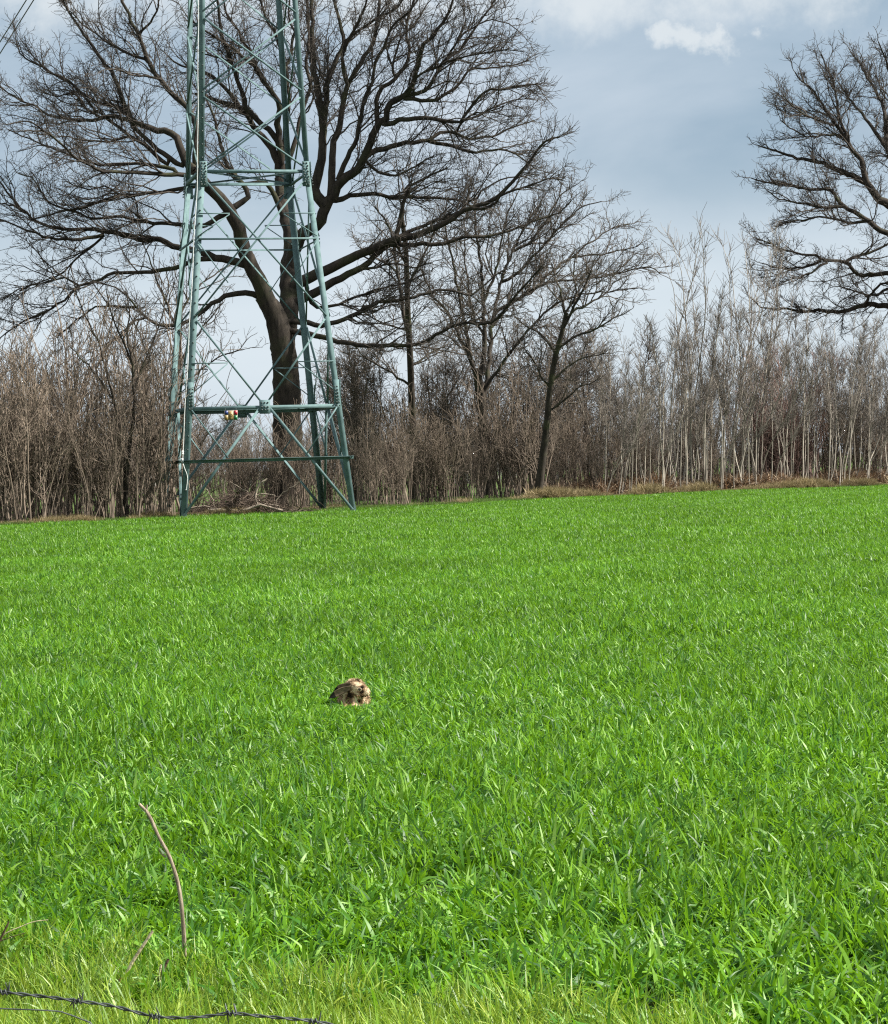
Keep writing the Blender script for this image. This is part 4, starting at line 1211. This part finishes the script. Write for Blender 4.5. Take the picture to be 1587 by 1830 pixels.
for f in range(4):
    i, j = f, (f + 1) % 4
    out_n = np.array([(0, -1, 0), (1, 0, 0), (0, 1, 0), (-1, 0, 0)][f], float)
    inn = -out_n

    def pt(h, s, dpt=0.0):
        """point on this face: height, s from -1 (first leg) to 1 (second leg), depth outwards"""
        a, b_ = corner(i, h), corner(j, h)
        return a + (b_ - a) * (s + 1) * 0.5 + out_n * dpt

    e = 0.93
    # heavy horizontals
    member('cross_bar', pt(H1, -e - .05, 0.012), pt(H1, e + .05, 0.012), (0, 0, -1), inn, 0.13, 0.013)
    member('cross_bar', pt(HB + 0.02, -e, 0.012), pt(HB + 0.02, e, 0.012), (0, 0, 1), inn, 0.11, 0.013)
    member('cross_bar', pt(H0, -1.06, 0.03), pt(H0, 1.06, 0.03), (0, 0, -1), out_n, 0.10, 0.012)
    # main diagonals
    for s in (-1, 1):
        tang = np.cross((0, 0, 1.0), out_n) * s
        member('diagonal_brace', pt(0.12, s * 0.95, 0.02), pt(H1 - 0.12, s * 0.05, 0.02), (0, 0, 1), inn, 0.095, 0.011)
        member('diagonal_brace', pt(HN, s * 0.94, 0.02), pt(H1 + 0.1, s * 0.05, 0.02), (0, 0, 1), inn, 0.066, 0.009)
        o_ = 0.02 if s < 0 else 0.045
        member('diagonal_brace', pt(HB - 0.22, s * 0.92, o_), pt(HN + 0.1, -s * 0.95, o_), (0, 0, 1), inn, 0.062, 0.009)
        # light secondary bracing
        member('tie_bar', pt(H1 - 0.1, s * 0.95, 0.035), pt(H0 + 0.02, s * (0.95 - 0.9 * (H0 - .12) / (H1 - .24)), 0.035), (0, 0, 1), inn, 0.045, 0.008)
        hm = 0.5 * (HN + H1)
        sm = s * (0.05 + 0.89 * (hm - H1 - .1) / (HN - H1 - .1))
        member('tie_bar', pt(hm, sm, 0.035), pt(hm, s * 0.97, 0.035), (0, 0, 1), inn, 0.036, 0.007)
        member('tie_bar', pt(hm - .03, sm, 0.04), pt(H1 + 0.4, s * 0.96, 0.04), (0, 0, 1), inn, 0.036, 0.007)
        ha = HB - 0.22 - (HB - HN - .32) * 0.25
        sa_ = s * (0.92 - 1.87 * 0.25)
        member('tie_bar', pt(ha, sa_, 0.05), pt(ha, s * 0.97, 0.05), (0, 0, 1), inn, 0.036, 0.007)
        member('tie_bar', pt(ha - .03, sa_, 0.055), pt(HM + .1, s * 0.97, 0.055), (0, 0, 1), inn, 0.036, 0.007)
        hb = HN + 0.1 + (HB - HN - .32) * 0.25
        member('tie_bar', pt(hb, s * (0.95 - 1.87 * 0.25), 0.05), pt(HM - 0.08, s * 0.97, 0.05), (0, 0, 1), inn, 0.036, 0.007)
    member('cross_bar', pt(HM, -0.96, 0.06), pt(HM, 0.96, 0.06), (0, 0, 1), inn, 0.06, 0.008)
    # gusset plates
    axf = np.array([np.cross((0, 0, 1.0), out_n), (0, 0, 1.0), out_n])
    link('gusset_plate', Geo().box(pt(H1 - 0.05, 0, 0.045), axf, (0.19, 0.24, 0.008)).mesh('gusset_plate', [M_STEEL], False), py)
    for s in (-1, 1):
        link('gusset_plate', Geo().box(pt(HB - 0.02, s * 0.925, 0.045), axf, (0.13, 0.44, 0.008)).mesh('gusset_plate', [M_STEEL], False), py)
        link('gusset_plate', Geo().box(pt(H1 + 0.35, s * 0.955, 0.028), axf, (0.10, 0.5, 0.006)).mesh('gusset_plate', [M_STEEL], False), py)
        for k in range(9):
            for q_ in (-1, 1):
                bolt(pt(HB - 0.40 + k * 0.095, s * 0.925, 0.053) + axf[0] * q_ * (0.05 + 0.03 * (k % 2)), out_n)
        for k in range(8):
            for q_ in (-1, 1):
                bolt(pt(H1 - 0.05 + k * 0.11, s * 0.955, 0.034) + axf[0] * q_ * 0.045, out_n)
    for a_ in (-.11, 0, .11):
        for b_ in (-.15, -.05, .1):
            bolt(pt(H1 + b_, 0, 0.053) + axf[0] * a_, out_n)
    # X panels above the belt
    hh = HB
    for k in range(5):
        h2 = min(hh + 2.75, HTOP)
        for s in (-1, 1):
            member('diagonal_brace', pt(hh + 0.15, s * 0.93, 0.02 if s < 0 else .045), pt(h2 - 0.1, -s * 0.93, 0.02 if s < 0 else .045), (0, 0, 1), inn, 0.06, 0.008)
        hh = h2
    member('cross_bar', pt(HTOP - 0.05, -0.97, 0.012), pt(HTOP - 0.05, 0.97, 0.012), (0, 0, -1), inn, 0.10, 0.012)
    # climbing bolts along the first leg
    if f in (0, 2):
        for k in range(34):
            h = 1.0 + k * 0.46
            bolt(corner(i, h) + np.cross((0, 0, 1.0), out_n) * 0.10 + out_n * 0.002, out_n, 0.022, 0.05)
for k in range(2):
    z_ = HB + 0.05
    member('plan_brace', corner(k, z_) * np.array([.95, .95, 1]), corner(k + 2, z_ - 0.06 * k) * np.array([.95, .95, 1]), (0, 0, 1), (1, -1 if k else 1, 0), 0.07, 0.009)
link('bolts', bolts.mesh('bolts', [M_BOLT], False), py, kind='stuff')

# earth wire with its insulators on the front left leg
hs = np.linspace(2.0, HTOP, 40)
ew = np.array([corner(0, h) + np.array([-0.06 - 0.012 * math.sin(h * 2.1), -0.04, 0]) for h in hs])
link('earth_cable', Geo().tubes(ew[None], np.full((1, 40), 0.017), 6).mesh('earth_cable', [M_WIRE]), py)
lo = resample([corner(0, 2.0) + [-.06, -.05, 0], corner(0, 1.75) + [0.02, -.09, 0], corner(0, 1.45) + [0.14, -.06, 0], corner(0, 1.0) + [0.13, -.04, 0]], 14)
link('earth_cable', Geo().tubes(lo[None], np.full((1, 14), 0.015), 6).mesh('earth_cable', [M_WIRE]), py)
for h in (2.28, 2.02):
    zz = np.array([-0.07, -0.045, -0.02, 0.02, 0.045, 0.07]); rr = np.array([0.03, 0.055, 0.04, 0.04, 0.055, 0.03])
    p_ = corner(0, h) + np.array([-0.07, -0.06, 0]) + np.stack([0 * zz, 0 * zz, zz], -1)
    link('insulator', Geo().tubes(p_[None], rr[None], 10).mesh('insulator', [M_WHITE]), py)

# coloured marker plates hanging from the cross bar
M_SB = plain_mat('plate_blue', (0.012, 0.03, 0.14), 0.4)
M_SY = plain_mat('plate_yellow', (0.27, 0.19, 0.07), 0.5, 0, 0.15, 12)
M_SR = plain_mat('plate_red', (0.36, 0.01, 0.03), 0.4)
M_SG = plain_mat('plate_green', (0.015, 0.16, 0.06), 0.4)
M_SW = plain_mat('plate_white', (0.30, 0.26, 0.20), 0.5, 0, 0.1, 15)
M_SK = plain_mat('plate_mark', (0.16, 0.11, 0.02), 0.5)
mb = link('marker_board', Geo().box((0, 0, 0), np.eye(3), (0.255, 0.006, 0.18)).mesh('marker_board', [M_SW], False), py,
          label='coloured warning and number plate hanging under the pylon cross bar')
sgn_s = -0.44
bp_ = corner(0, H1 - 0.32) + (corner(1, H1 - 0.32) - corner(0, H1 - 0.32)) * (sgn_s + 1) * 0.5
mb.scale = (0.9, 1, 0.9)
mb.location = (bp_[0], bp_[1] - 0.12, bp_[2] + 0.005)
for nm, mt, cx, cz, hx, hz in (('blue_plate', M_SB, -0.175, 0.10, 0.06, 0.075), ('yellow_plate', M_SY, -0.175, -0.085, 0.06, 0.09), ('warning_plate', M_SY, 0.0, -0.005, 0.09, 0.155),
                               ('red_plate', M_SR, 0.185, 0.095, 0.06, 0.08), ('green_plate', M_SG, 0.185, -0.09, 0.06, 0.08)):
    link(nm, Geo().box((cx, -0.011, cz), np.eye(3), (hx, 0.005, hz)).mesh(nm, [mt], False), mb)
tri = Geo()
for a_, b_ in (((-.062, -.03), (.062, -.03)), ((.062, -.03), (0, .09)), ((0, .09), (-.062, -.03))):
    a_, b_ = np.array([a_[0], -0.019, a_[1]]), np.array([b_[0], -0.019, b_[1]])
    t_ = (b_ - a_) / np.linalg.norm(b_ - a_)
    tri.box((a_ + b_) / 2, np.array([t_, (0, 1, 0), np.cross(t_, (0, 1, 0))]), (np.linalg.norm(b_ - a_) / 2, 0.002, 0.008))
tri.box((0.004, -0.0195, 0.035), np.array([(0.3, 0, 0.95), (0, 1, 0), (-0.95, 0, 0.3)]), (0.02, 0.002, 0.007))
tri.box((-0.004, -0.0195, 0.005), np.array([(0.3, 0, 0.95), (0, 1, 0), (-0.95, 0, 0.3)]), (0.02, 0.002, 0.007))
tri.box((0.0, -0.0185, -0.085), np.eye(3), (0.055, 0.002, 0.01))
tri.box((0.0, -0.0185, -0.12), np.eye(3), (0.055, 0.002, 0.01))
link('warning_symbol', tri.mesh('warning_symbol', [M_SK], False), mb)
for s in (-0.2, 0.2):
    link('hanger', Geo().box((s, 0.0, 0.215), np.eye(3), (0.008, 0.003, 0.045)).mesh('hanger', [M_BOLT], False), mb)

# ------------------------------------------------------------------ power lines
M_CABLE = plain_mat('conductor', (0.07, 0.075, 0.085), 0.6, 0.0)


def cable(a, da, b_, db, r, label, grp, sag=0.0):
    A, B = P(*a, da), P(*b_, db)
    s = np.linspace(0, 1, 24)
    p_ = A + (B - A) * s[:, None]
    p_[:, 2] -= sag * 4 * s * (1 - s)
    o = p_[0].copy()
    link('power_cable', Geo().tubes((p_ - o)[None], np.full((1, 24), r), 6).mesh('power_cable', [M_CABLE]), None, loc=o, label=label, category='cable', group=grp)


cable((110, -100), 104, (-170, 345), 128, 0.028, 'inner one of the two power cables crossing the top left corner', 'power cables')
cable((123, -100), 104, (-157, 345), 128, 0.028, 'outer one of the two power cables crossing the top left corner', 'power cables')
for k, (a_, b_) in enumerate((((350, -10), (-120, 440)), ((362, -10), (-108, 440)), ((470, -10), (60, 400)), ((482, -10), (72, 400)), ((560, -10), (250, 345)), ((573, -10), (262, 345)))):
    cable(a_, 150, b_, 190, 0.016, 'thin far power cable seen slanting through the oak branches', 'power cables behind the oak')
cable((110, 420), 190, (-120, 478), 240, 0.022, 'lower thin far cable above the hedge at the left edge', 'power cables')

# ------------------------------------------------------------------ brush pile under the pylon
gb = np.random.default_rng(5)
bx = P(430, 905, 88.0); bx[2] = float(ground_z(bx[0], bx[1]))
pile = empty('brush_pile', bx, 'heap of cut branches and twigs under the pylon', 'brush pile')


def heap_branch(px, Y, r0, r1, mat, nm='branch'):
    q_ = resample(np.array([P(a, b_, Y) for a, b_ in px]), 14) - bx
    q_ += gb.normal(0, 0.015, q_.shape)
    link(nm, Geo().tubes(q_[None], np.linspace(r0, r1, 14)[None], 6).mesh(nm, [mat]), pile)


heap_branch([(372, 911), (405, 912), (435, 912), (462, 902), (480, 906), (506, 913)], 87.0, 0.06, 0.04, M_DEAD)
heap_branch([(462, 906), (457, 890), (458, 876), (468, 862), (478, 854)], 87.2, 0.045, 0.028, M_DEAD)
heap_branch([(459, 884), (475, 882), (492, 886)], 87.2, 0.02, 0.012, M_DEAD)
heap_branch([(330, 912), (360, 905), (390, 912), (425, 912)], 87.4, 0.035, 0.02, M_DEAD)
heap_branch([(420, 915), (448, 908), (470, 900), (500, 905)], 87.8, 0.03, 0.02, M_DEAD)
for k in range(14):
    x0 = gb.uniform(345, 505)
    heap_branch([(x0, 915), (x0 + gb.normal(0, 8), 893), (x0 + gb.normal(0, 22), gb.uniform(850, 885))], gb.uniform(87.5, 89.5), 0.02, 0.009, M_DEAD if k % 3 == 0 else M_DEADD)
gh = Geo()
n = 900
ctr = np.stack([gb.normal(0, 1.25, n), gb.normal(0.6, 0.9, n), np.zeros(n)], -1)
ctr[:, 2] = np.clip(0.8 * np.exp(-(ctr[:, 0] / 1.5) ** 2) * gb.random(n) + 0.03, 0, None)
dd = nrmz(gb.normal(size=(n, 3)) * np.array([1, 1, 0.35]))
p_, r_ = grow(ctr - dd * 0.4, dd, 0.5 + 0.9 * gb.random(n), np.full(n, 0.013), np.full(n, 0.007), 5, 0.15, 0.0, 0.1, gb)
p_[..., 2] = np.maximum(p_[..., 2], 0.01)
gh.tubes(p_, r_, 3)
link('twigs', gh.mesh('twigs', [M_DEADD]), pile, kind='stuff')

# fallen pale branch at the foot of the sapling thicket
fb = P(1015, 880, 106.0); fb[2] = float(ground_z(fb[0], fb[1]))
q_ = resample(np.array([P(1006, 876, 106.), P(1014, 872, 106.2), P(1017, 868, 106.4), P(1022, 876, 106.5), P(1026, 881, 106.3)]), 12) - fb
q_[:, 2] += 0.03 - q_[:, 2].min()
link('fallen_branch', Geo().tubes(q_[None], np.linspace(.05, .03, 12)[None], 6).mesh('fallen_branch', [M_DEAD]), None, loc=fb,
     label='short pale broken branch lying right of the small tree trunk', category='branch')

# ------------------------------------------------------------------ hare
m, nt, out = new_mat('hare_fur')
b = nt.nodes.new('ShaderNodeBsdfPrincipled'); b.inputs['Roughness'].default_value = 0.9; b.inputs['Specular IOR Level'].default_value = 0.1
t = nt.nodes.new('ShaderNodeTexCoord')
n = nt.nodes.new('ShaderNodeTexNoise'); n.inputs['Scale'].default_value = 21.0; n.inputs['Detail'].default_value = 4; n.inputs['Roughness'].default_value = 0.55
nt.links.new(t.outputs['Object'], n.inputs['Vector'])
r = nt.nodes.new('ShaderNodeValToRGB')
r.color_ramp.elements[0].position = 0.40; r.color_ramp.elements[0].color = (0.022, 0.014, 0.009, 1)
r.color_ramp.elements[1].position = 0.60; r.color_ramp.elements[1].color = (0.70, 0.54, 0.36, 1)
q = r.color_ramp.elements.new(0.5); q.color = (0.30, 0.185, 0.105, 1)
nt.links.new(n.outputs['Fac'], r.inputs[0]); nt.links.new(r.outputs[0], b.inputs['Base Color']); nt.links.new(b.outputs[0], out.inputs[0])
M_FUR = m
M_EARB = plain_mat('ear_tip_black', (0.012, 0.010, 0.009), 0.9, 0, 0.2)
M_EAR = plain_mat('ear_fur', (0.17, 0.12, 0.08), 0.9, 0, 0.5, 40)
M_PFUR = plain_mat('pale_fur', (0.55, 0.45, 0.32), 0.9, 0, 0.3, 60)
M_EYE = plain_mat('hare_eye', (0.02, 0.012, 0.006), 0.1)

hare = empty('hare', (HARE[0], HARE[1], float(ground_z(HARE[0], HARE[1]))), 'brown hare crouching in the young wheat with its ears laid back', 'hare')
# local axes: +X to the right of the picture, -Y towards the camera
ELL = [  # centre, radii, yaw about z (deg), pitch about y (deg)
 ((0.005, 0.20, 0.09), (0.085, 0.13, 0.095), 0, 0), ((0.00, 0.06, 0.10), (0.070, 0.14, 0.102), 0, 0),
 ((0.005, -0.04, 0.095), (0.080, 0.075, 0.085), 0, 0), ((0.02, -0.07, 0.135), (0.055, 0.055, 0.06), 0, 0),
 ((0.045, -0.10, 0.150), (0.060, 0.040, 0.044), -8, 16), ((0.088, -0.108, 0.128), (0.032, 0.030, 0.032), -8, 15), ((0.02, 0.02, 0.165), (0.05, 0.07, 0.04), 0, 0),
 ((0.025, -0.10, 0.17), (0.035, 0.034, 0.028), 0, 0), ((0.055, -0.12, 0.115), (0.035, 0.020, 0.022), 0, 0),
 ((0.005, -0.12, 0.03), (0.03, 0.08, 0.028), 10, 0), ((-0.05, -0.09, 0.03), (0.028, 0.08, 0.028), -8, 0),
 ((0.075, 0.10, 0.05), (0.030, 0.11, 0.05), 0, 0), ((-0.075, 0.10, 0.05), (0.030, 0.11, 0.05), 0, 0),
 ((0.0, 0.325, 0.09), (0.03, 0.035, 0.03), 0, 0)]
bm = bmesh.new()
for c, rr, ya, pi in ELL:
    mat = Matrix.Translation(c) @ Matrix.Rotation(R(ya), 4, 'Z') @ Matrix.Rotation(R(pi), 4, 'Y') @ Matrix.Diagonal((*rr, 1))
    bmesh.ops.create_uvsphere(bm, u_segments=20, v_segments=14, radius=1.0, matrix=mat)
tmp = bpy.data.meshes.new('hare_tmp'); bm.to_mesh(tmp); bm.free()
to = bpy.data.objects.new('hare_tmp', tmp); COL.objects.link(to)
md = to.modifiers.new('r', 'REMESH'); md.mode = 'VOXEL'; md.voxel_size = 0.007
md = to.modifiers.new('s', 'SMOOTH'); md.factor = 0.6; md.iterations = 6
dg = bpy.context.evaluated_depsgraph_get()
body = bpy.data.meshes.new_from_object(to.evaluated_get(dg))
bpy.data.objects.remove(to); body.name = 'body'
body.materials.clear(); body.materials.append(M_FUR)
for p_ in body.polygons:
    p_.use_smooth = True
link('body', body, hare)
# fur: short hairs lying back over the body
nv = len(body.vertices)
co = np.zeros(nv * 3); body.vertices.foreach_get('co', co); co = co.reshape(-1, 3)
no = np.zeros(nv * 3); body.vertices.foreach_get('normal', no); no = no.reshape(-1, 3)
gf = np.random.default_rng(3)
pick = gf.integers(0, nv, 16000)
back = np.tile([[-0.25, 1.0, -0.1]], (len(pick), 1))
headm = (co[pick, 1] < -0.05) & (co[pick, 2] > 0.09)
back[headm] = (-1.0, 0.25, 0.1)
d = nrmz(no[pick] * 0.75 + 0.8 * nrmz(back) + 0.35 * gf.normal(size=(len(pick), 3)))
Lh = gf.uniform(0.010, 0.024, len(pick)) * np.where(headm, 0.6, 1.0)
a_ = co[pick] + gf.normal(0, 0.002, (len(pick), 3))
w = nrmz(np.cross(d, gf.normal(size=d.shape))) * 0.0011
V = np.stack([a_ - w, a_ + w, a_ + d * Lh[:, None]], 1).reshape(-1, 3)
hare.scale = (1.0, 0.95, 0.98)
link('fur', mesh_np('fur', V, np.arange(len(V)).reshape(-1, 3), [M_FUR], False), hare, kind='stuff')


def ear(base, tip, side, w):
    base, tip = np.array(base, float), np.array(tip, float)
    K, S = 12, 10
    s = np.linspace(0, 1, K)
    ax = tip - base; L = np.linalg.norm(ax); ax /= L
    sd = np.array(side, float); sd -= ax * (sd @ ax); sd /= np.linalg.norm(sd)
    nn = np.cross(ax, sd)
    ctr_ = base + ax * (s * L)[:, None] + np.array([0, 0, 1]) * (0.012 * np.sin(s * math.pi))[:, None]
    wid = w * (0.45 + 0.75 * np.sin(np.clip(s * 1.05, 0, 1) * math.pi * 0.72 + 0.2)) * np.clip((1 - s) * 4 + 0.08, 0, 1)
    a = np.arange(S) * 2 * math.pi / S
    V = ctr_[:, None] + sd * (np.cos(a)[None, :, None] * wid[:, None, None]) + nn * ((np.sin(a)[None, :, None] * 0.30 - 0.25 * np.cos(a * 2)[None, :, None]) * wid[:, None, None])
    idx = np.arange(K * S).reshape(K, S); nx = np.roll(idx, -1, 1)
    Q = np.stack([idx[:-1], nx[:-1], nx[1:], idx[1:]], -1).reshape(-1, 4)
    mi = np.repeat((s[:-1] > 0.72).astype(int), S)
    return mesh_np('ear', V.reshape(-1, 3), Q, [M_EAR, M_EARB], True, mi=mi)


link('ear', ear((-0.002, -0.115, 0.165), (-0.165, -0.135, 0.092), (0, -0.35, 1), 0.022), hare)
link('ear', ear((0.0, -0.075, 0.180), (-0.135, -0.06, 0.128), (0, -0.35, 1), 0.022), hare)
for c in ((0.048, -0.137, 0.150),):
    bm = bmesh.new(); bmesh.ops.create_uvsphere(bm, u_segments=14, v_segments=10, radius=0.0085, matrix=Matrix.Translation(c))
    me = bpy.data.meshes.new('eye'); bm.to_mesh(me); bm.free(); me.materials.append(M_EYE)
    link('eye', me, hare)
th = np.linspace(0, 2 * math.pi, 15)
rg = np.stack([0.048 + 0.0125 * np.cos(th), np.full(15, -0.1375), 0.150 + 0.010 * np.sin(th)], -1)
link('eye_ring', Geo().tubes(rg[None], np.full((1, 15), 0.003), 6).mesh('eye_ring', [M_PFUR]), hare)
bm = bmesh.new(); bmesh.ops.create_uvsphere(bm, u_segments=12, v_segments=8, radius=1, matrix=Matrix.Translation((0.112, -0.113, 0.124)) @ Matrix.Diagonal((0.007, 0.009, 0.006, 1)))
me = bpy.data.meshes.new('nose'); bm.to_mesh(me); bm.free(); me.materials.append(M_EARB)
link('nose', me, hare)

# ------------------------------------------------------------------ stems on the verge
M_STEM = bark_mat('dry_stem', (0.15, 0.115, 0.08), (0.40, 0.335, 0.25), 60.0, bump=0.6, stretch=(1, 1, 0.12))
M_STRAW = bark_mat('straw_stem', (0.38, 0.31, 0.19), (0.62, 0.53, 0.37), 40.0, bump=0.2)
M_DARKST = bark_mat('dark_stem', (0.05, 0.03, 0.02), (0.12, 0.08, 0.05), 40.0, bump=0.2)


def stem(name, label, px, Y, r0, r1, mat, extra=(), category='stem'):
    q_ = resample(np.array([P(a, b_, Y) for a, b_ in px]), 70)
    o = q_[0].copy(); o[2] = float(ground_z(o[0], o[1])) - 0.01
    q_ = q_ - o
    if q_[0, 2] > 0.01:
        q_ = np.vstack([[[q_[0, 0], q_[0, 1], -0.02]], q_])
    s = np.linspace(0, 1, len(q_))
    rad = (r0 + (r1 - r0) * s) * (1 + 0.05 * np.sin(s * 37) + 0.14 * np.exp(-((s * 5.3 % 1) - 0.5) ** 2 / 0.006))
    e_ = link(name, Geo().tubes(q_[None], rad[None], 8).mesh(name, [mat]), None, loc=o, label=label, category=category)
    for nm, pxx, ra in extra:
        w_ = resample(np.array([P(a, b_, Y) for a, b_ in pxx]), 8) - o
        link(nm, Geo().tubes(w_[None], np.linspace(ra, ra * 0.6, 8)[None], 6).mesh(nm, [mat]), e_)
    return e_


stem('dry_stem', 'tall bent brown dry stem rising from the verge grass', [(331, 1745), (330, 1700), (327, 1650), (322, 1600), (313, 1560), (300, 1525), (285, 1498), (265, 1455), (249, 1437)],
     7.95, 0.0072, 0.0052, M_STEM, [('side_shoot', [(264, 1457), (262, 1448), (263, 1438)], 0.0032), ('side_shoot', [(266, 1456), (268, 1450)], 0.002), ('side_shoot', [(296, 1532), (288, 1525), (283, 1518)], 0.003)])
stem('straw_stem', 'short pale straw stem leaning right beside the tall bent stem', [(224, 1745), (235, 1722), (253, 1694), (273, 1664)], 7.6, 0.0052, 0.0042, M_STRAW)
stem('cut_stem', 'short cut pale stub at the foot of the tall bent stem', [(284, 1760), (286, 1740), (288, 1724)], 7.6, 0.0045, 0.004, M_STRAW)
stem('cut_stem', 'short dark stub leaning right at the foot of the tall bent stem', [(283, 1755), (290, 1738), (301, 1714)], 7.6, 0.005, 0.004, M_DARKST)
stem('dark_twig', 'dark twig sticking in at the left edge above the verge', [(-14, 1712), (0, 1680), (16, 1647)], 7.9, 0.004, 0.0028, M_DARKST,
     [('side_shoot', [(0, 1682), (22, 1674), (46, 1667)], 0.0018)])
stem('straw_stem', 'thin arching pale stem at the left edge above the verge', [(-10, 1700), (5, 1672), (40, 1655), (62, 1647), (86, 1644)], 7.92, 0.002, 0.0013, M_STRAW)
stem('brown_stub', 'small dark brown stub in the verge grass below the field middle', [(573, 1785), (574, 1770), (573, 1748)], 7.5, 0.005, 0.0045, M_DARKST)
# a few dead leaves at the foot of the stem
M_LEAF = plain_mat('dead_leaf', (0.14, 0.06, 0.03), 0.8, 0, 0.5, 60)
for k, (x, y, lb) in enumerate(((216, 1757, 'dark curled dead leaf left of the tall bent stem'), (266, 1769, 'dark curled dead leaf right below the tall bent stem'))):
    c_ = P(x, y, 7.55)
    u_ = np.linspace(-1, 1, 7); v_ = np.linspace(-1, 1, 5)
    uu, vv = np.meshgrid(u_, v_)
    wv_ = np.sqrt(np.clip(1 - uu ** 2, 0, 1)) * 0.02
    Vl = 0.6 * np.stack([uu * 0.035, vv * wv_, 0.02 * vv ** 2 + 0.012 * uu ** 2 + 0.003 * np.sin(uu * 9)], -1).reshape(-1, 3)
    i_ = np.arange(4)[:, None] * 7 + np.arange(6)[None]
    Ql = np.stack([i_, i_ + 1, i_ + 8, i_ + 7], -1).reshape(-1, 4)
    o_ = link('dead_leaf', mesh_np('dead_leaf', Vl, Ql, [M_LEAF], True), None, loc=c_, label=lb, category='leaf')
    o_.rotation_euler = (R(60), R(20), R(40 + 70 * k))

# ------------------------------------------------------------------ barbed wire
M_BARB = plain_mat('galvanised_wire', (0.07, 0.08, 0.08), 0.5, 0.4, 0.5, 30)
WY = 3.25
wp = [(-700, 1700), (-300, 1738), (6, 1773), (79, 1781), (139, 1789), (202, 1798), (268, 1815), (315, 1819), (362, 1817), (413, 1811), (457, 1815), (500, 1819), (560, 1825), (640, 1840), (900, 1885), (1500, 1930), (2300, 1950)]
wc = resample(np.array([P(a, b_, WY) for a, b_ in wp]), 1600)
d_ = np.r_[0, np.cumsum(np.linalg.norm(np.diff(wc, axis=0), axis=1))]
bw = empty('barbed_wire', wc[530], 'twisted barbed fence wire crossing the bottom left corner', 'wire')
o_ = wc[530].copy()
tw = d_ / 0.045 * 2 * math.pi
for ph in (0, math.pi):
    st_ = wc - o_ + 0.0014 * np.stack([0 * tw, np.cos(tw + ph), np.sin(tw + ph)], -1)
    link('strand', Geo().tubes(st_[None], np.full((1, len(st_)), 0.00125), 5).mesh('strand', [M_BARB]), bw)
gw = np.random.default_rng(8)
for xb in (-232, -112, 8, 139, 276, 413, 562):
    cx_ = P(xb, 1800, WY)[0]
    j = int(np.argmin(np.abs(wc[:, 0] - cx_)))
    c_ = wc[j] - o_
    th = np.linspace(0, 4 * math.pi, 40)
    coil = c_ + np.stack([np.linspace(-0.006, 0.006, 40), 0.0036 * np.cos(th), 0.0036 * np.sin(th)], -1)
    bb = link('barb', Geo().tubes(coil[None], np.full((1, 40), 0.0010), 5).mesh('barb', [M_BARB]), bw)
    for k in range(4):
        a = gw.uniform(0, 6.283) if k > 1 else (1.5 if k else -1.6)
        dirv = nrmz(np.array([gw.uniform(-.5, .5), 0.5 * math.cos(a), math.sin(a)]))
        s0 = c_ + np.array([(-0.006, 0.006)[k % 2], 0, 0])
        sp = np.stack([s0, s0 + dirv * 0.008, s0 + dirv * 0.014])
        link('spike', Geo().tubes(sp[None], np.array([[0.0011, 0.0010, 0.0003]]), 5).mesh('spike', [M_BARB]), bb)
w2 = resample(np.array([P(a, b_, 3.6) for a, b_ in [(-500, 1765), (-100, 1797), (85, 1806), (120, 1812), (158, 1826), (230, 1850), (700, 1930)]]), 200)
o2 = w2[60].copy()
link('loose_wire', Geo().tubes((w2 - o2)[None], np.full((1, 200), 0.0011), 5).mesh('loose_wire', [M_BARB]), None, loc=o2,
     label='thin dark loose wire below the barbed wire in the corner', category='wire')
